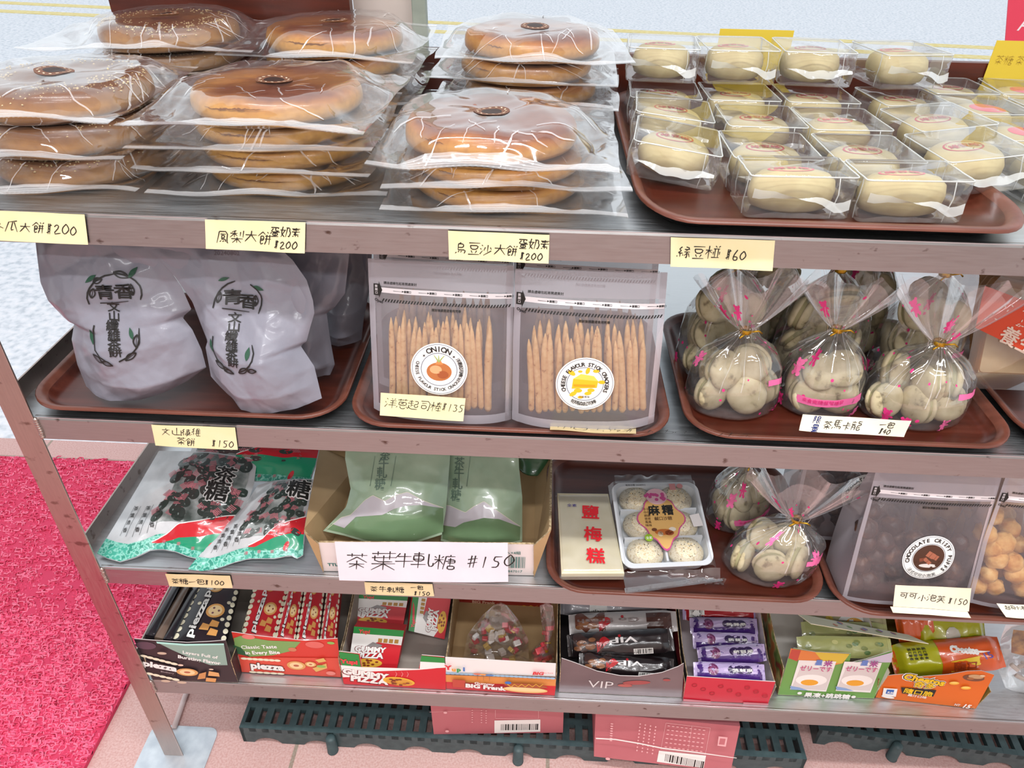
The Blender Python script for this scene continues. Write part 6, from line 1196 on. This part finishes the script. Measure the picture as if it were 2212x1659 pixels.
bar('snack_bag', 'yellow and orange snack bag with a white price sticker, front of the orange box', 'snack', (1925, 1428), (2163, 1408), .085, .058, .04, yel_, chip, 'cheese snack bags', seal=org_)
def chip2(b, f):
    b.text('Cheetos', .5, -.1, .5, M_BLK, lambda x, y, h=0.: f(.5+(x-.5)*.17, y, h), .0006, .12, PI, 1, .5); b.text('Cheetos', .5, -.1, .5, G_('e8942c', .3), lambda x, y, h=0.: f(.5+(x-.5)*.17, y, h), .001, .04, PI, 1, .5); b.text('隨口脆', .55, -.85, .5, G_('6a4a1a', .3), lambda x, y, h=0.: f(.5+(x-.5)*.2, y, h), .0008, .06, 0, 1, .5); b.disc(.5, .2, .1, G_('c9c4b4', .3), f, .0004, .3, n=10)
bar('snack_bag', 'yellow snack bag standing at the back of the orange box, lettering upside down', 'snack', (1968, 1380), (2128, 1374), .125, .10, .04, yel_, chip2, 'cheese snack bags', up=(0, -.8, .6), seal=yel_)
bar('snack_bag', 'orange snack bag at the back left corner of the orange box', 'snack', (1935, 1352), (2020, 1345), .14, .07, .03, org_, None, 'cheese snack bags', up=(0, -.7, .7))
# --- clear snack bag at the right edge
o = at(2200, 1488, z=Z4+.001); fm = lean(o, 14); P = Pouch(fm, [(2172, 1486), (2230, 1496), (2330, 1502)], [(2172, 1350), (2250, 1352), (2360, 1358)], [(2157, 1448), (2162, 1378)], [(2350, 1420)], [(0, .01), (.3, .03), (.7, .022), (1, .004)], .6, .004, 14., 5, 2.6)
t = thing('snack_pouch', 'clear pouch of brown crumbs and white pieces cut by the right frame edge', 'snack', fm.o); b = P.sheets(MB(), FBAG, 30, 30); b.floor(Z4+.001).build('clear_pouch', t)
b = MB(); b.grid(lambda u, v: fm(*P.xt(.1+.8*u, .62+.32*v), P.hf(.1+.8*u, .62+.32*v)*.7), 14, 10, mottled('toasted crumb slab', [(.35, '7a4a1c'), (.6, 'b5803c')], 90, .8, .6, .002)); b.build('crumb_slab', t); rd = random.Random(8)
b = MB(); b.grid(lambda u, v: fm(*P.xt(.35+.55*u, .3+.35*v), P.hf(.35+.55*u, .3+.35*v)*.8+.001), 10, 8, flat('b8301e', .4)); b.build('red_label', t)
for i in range(16): u, v = rd.uniform(.12, .9), rd.uniform(.05, .4); q = P.fm(*P.xt(u, v), rd.uniform(-.004, .012)); q.z = max(q.z, Z4+.012); MB().box((-.009, -.003, -.004), (.009, .003, .004), flat('c9c4ba', .5), Matrix.Translation(q) @ Matrix.Rotation(rd.uniform(0, 3), 4, 'Y') @ Matrix.Rotation(rd.uniform(0, 3), 4, 'Z')).build('white_piece', t, bevel=.002)
# ================================================================ under the rack: plastic platforms and pink cartons
M_PAL = mottled('dark green-grey plastic', [(.3, '33474a'), (.7, '44585a')], 60, .5, .15, .001)
def pallet(label, x0, x1, y0, nrow, ncol, rz=0., pegs=()):
    t = thing('plastic_platform', label, 'platform', (x0, y0, 0), 'slotted plastic platforms'); t.rotation_euler[2] = math.radians(rz); w = x1-x0; H = .05; px = w/ncol; ph = .045; d = nrow*ph+.012; b = MB()
    for i in range(ncol+1): xc = i*px; hw = px*.27 if 0 < i < ncol else px*.3; b.box((max(0, xc-hw), 0, H-.012), (min(w, xc+hw), d, H), M_PAL)
    for j in range(nrow+1): yc = .006+j*ph; hh = .007 if 0 < j < nrow else .006; b.box((0, max(0, yc-hh), H-.012), (w, min(d, yc+hh), H-.0002), M_PAL)
    # skirt with arched feet along each long side
    n = max(2, int(w/.092)); seg = w/n
    for yy in (0, d-.006):
        prof = []
        for i in range(n):
            a = i*seg; prof += [(a+seg*.22, .0), *((a+seg*(.22+.56*k/8), .018*math.sin(PI*k/8)**.6) for k in range(1, 8)), (a+seg*.78, 0)]
        bot = [(0, 0)]+prof+[(w, 0)]; vs, fs = [], []
        for x, z in bot: vs += [Vector((x, yy, z+.0003)), Vector((x, yy, H-.012)), Vector((x, yy+.006, z+.0003)), Vector((x, yy+.006, H-.012))]
        for k in range(len(bot)-1): a = 4*k; fs += [(a, a+4, a+5, a+1), (a+2, a+3, a+7, a+6), (a, a+2, a+6, a+4)]
        b.add(vs, fs, M_PAL)
    for xx in (0, w-.006): b.box((xx, 0, .0003), (xx+.006, d, H-.012), M_PAL)
    b.build('slotted_deck', t, local=True)
    for p in pegs: MB().lathe([(.011, .0003), (.0105, .001), (.0095, .044), (.007, .047), (.0005, .0475)], M_PAL, 16, (p-x0, -.008, 0)).build('joining_peg', t, local=True)
    return t
pallet('dark green slotted plastic platform under the rack carrying the pink cartons', .107, 1.209, .034, 8, 43, -.3, (.289, .656, 1.02))
pallet('dark green slotted plastic platform at the right under the rack, with nothing visible on it', 1.25, 1.655, .09, 7, 16, -5., (1.40,))
M_PC = mottled('pink carton', [(.3, 'b9666e'), (.7, 'c4747a')], 5, .55); M_PCT = flat('e8b0b2', .6); M_PCS = flat('8a6a5a', .8)
def carton(label, quad, yf, lean_, dp, decal, z=.0505):
    o = at(*quad[0], z=z); e_ = at(*quad[1], z=z); fm = plane(o, e_-o, (0, math.sin(math.radians(lean_)), math.cos(math.radians(lean_)))); q = [fm.px(*k) for k in quad]; t = thing('pink_carton', label, 'box', o, 'pink cartons on the platform')
    q[0] = (q[0][0], max(q[0][1], 0)); q[1] = (q[1][0], max(q[1][1], 0)); F0 = [fm(*k) for k in q]; bk = Vector((0, dp, 0)); b = MB()
    b.rings([F0, [p+bk for p in F0]], M_PC, (True, True), False); decal(Fr(b, fm)); b.build('carton', t); return t
def dP(r, x0, y0, s_=1.):
    pass
def pA_(r):
    r.p([(1068, 1556), (1167, 1554), (1167, 1580), (1068, 1583)], M_WHT); x, y = r.fm.px(1082, 1577); e = r.fm.px(1162, 1577); r.b.barcode(x, y, e[0]-x, .020, M_BLK, r.f, 40, r.up())
    for a, c in (((1070, 1533), (1070, 1550)), ((1163, 1532), (1163, 1552))): r.s([a, c], 1.2, M_PCT)
    r.s([(1070, 1551), (1163, 1551)], 1.2, M_PCT); r.s([(928, 1537), (1045, 1533)], 1., M_PCT)
    for x in (1020, 1040, 1050):
        for k in range(6): r.e(x, 1533+k*5, 1.6, 1.6, M_PCT)
    for x, y in ((962, 1536), (966, 1576)): r.e(x, y, 4, 4, M_PCT)
carton('pink carton with a barcode on the dark platform, left of the two', [(937, 1586), (1216, 1583), (1218, 1505), (927, 1498)], .052, 2, .2, pA_)
def pB_(r):
    r.p([(1424, 1620), (1526, 1630), (1520, 1657), (1419, 1644)], M_WHT); x, y = r.fm.px(1436, 1641); e = r.fm.px(1520, 1652); r.b.barcode(x, y-.002, e[0]-x, .020, M_BLK, lambda a, c, h: r.f(a, c-.12*(a-x), h), 40, r.up())
    fr_ = [(1440, 1560), (1536, 1570), (1524, 1628), (1428, 1617), (1440, 1560)]; r.s(fr_, 1.4, M_PCT); r.s([(1496, 1566), (1486, 1623)], 1., M_PCT)
    rd = random.Random(4)
    for j in range(6):
        for i in range(9): r.e(1446+i*9.5-j*1.5, 1566+j*8+i*1., 3, 1.6, M_PCT)
    for i in range(4):
        for k in range(9): r.e(1384+i*11-k*1., 1556+k*7+i, 1.6, 2.4, M_PCT)
    for k in range(8): r.e(1323-k*.4, 1552+k*5, 3, 1.8, M_PCT)
    r.p([(1552, 1576), (1571, 1578), (1567, 1598), (1549, 1596)], M_PCT); r.p([(1555, 1580), (1567, 1581), (1564, 1594), (1552, 1593)], M_PC); r.e(1313, 1626, 5, 4, M_PCT)
    x = [(1288, 1582), (1330, 1584), (1380, 1592), (1430, 1602), (1500, 1610), (1590, 1622)]; r.s(x, 3.4, M_WHT)
carton('pink carton tied with white string, leaning forward on the dark platform, right of the two', [(1283, 1634), (1578, 1668), (1601, 1567), (1288, 1540)], .026, 9, .21, pB_)
b = MB(); b.tube([(-.055, .30, .006), (-.046, .118, .006), (-.040, .05, .006)], .0055, flat('d8c6c4', .5), 8); tag(b.build('floor_strip'), 'thin pale strip lying on the tiles behind the left base plate', 'strip')
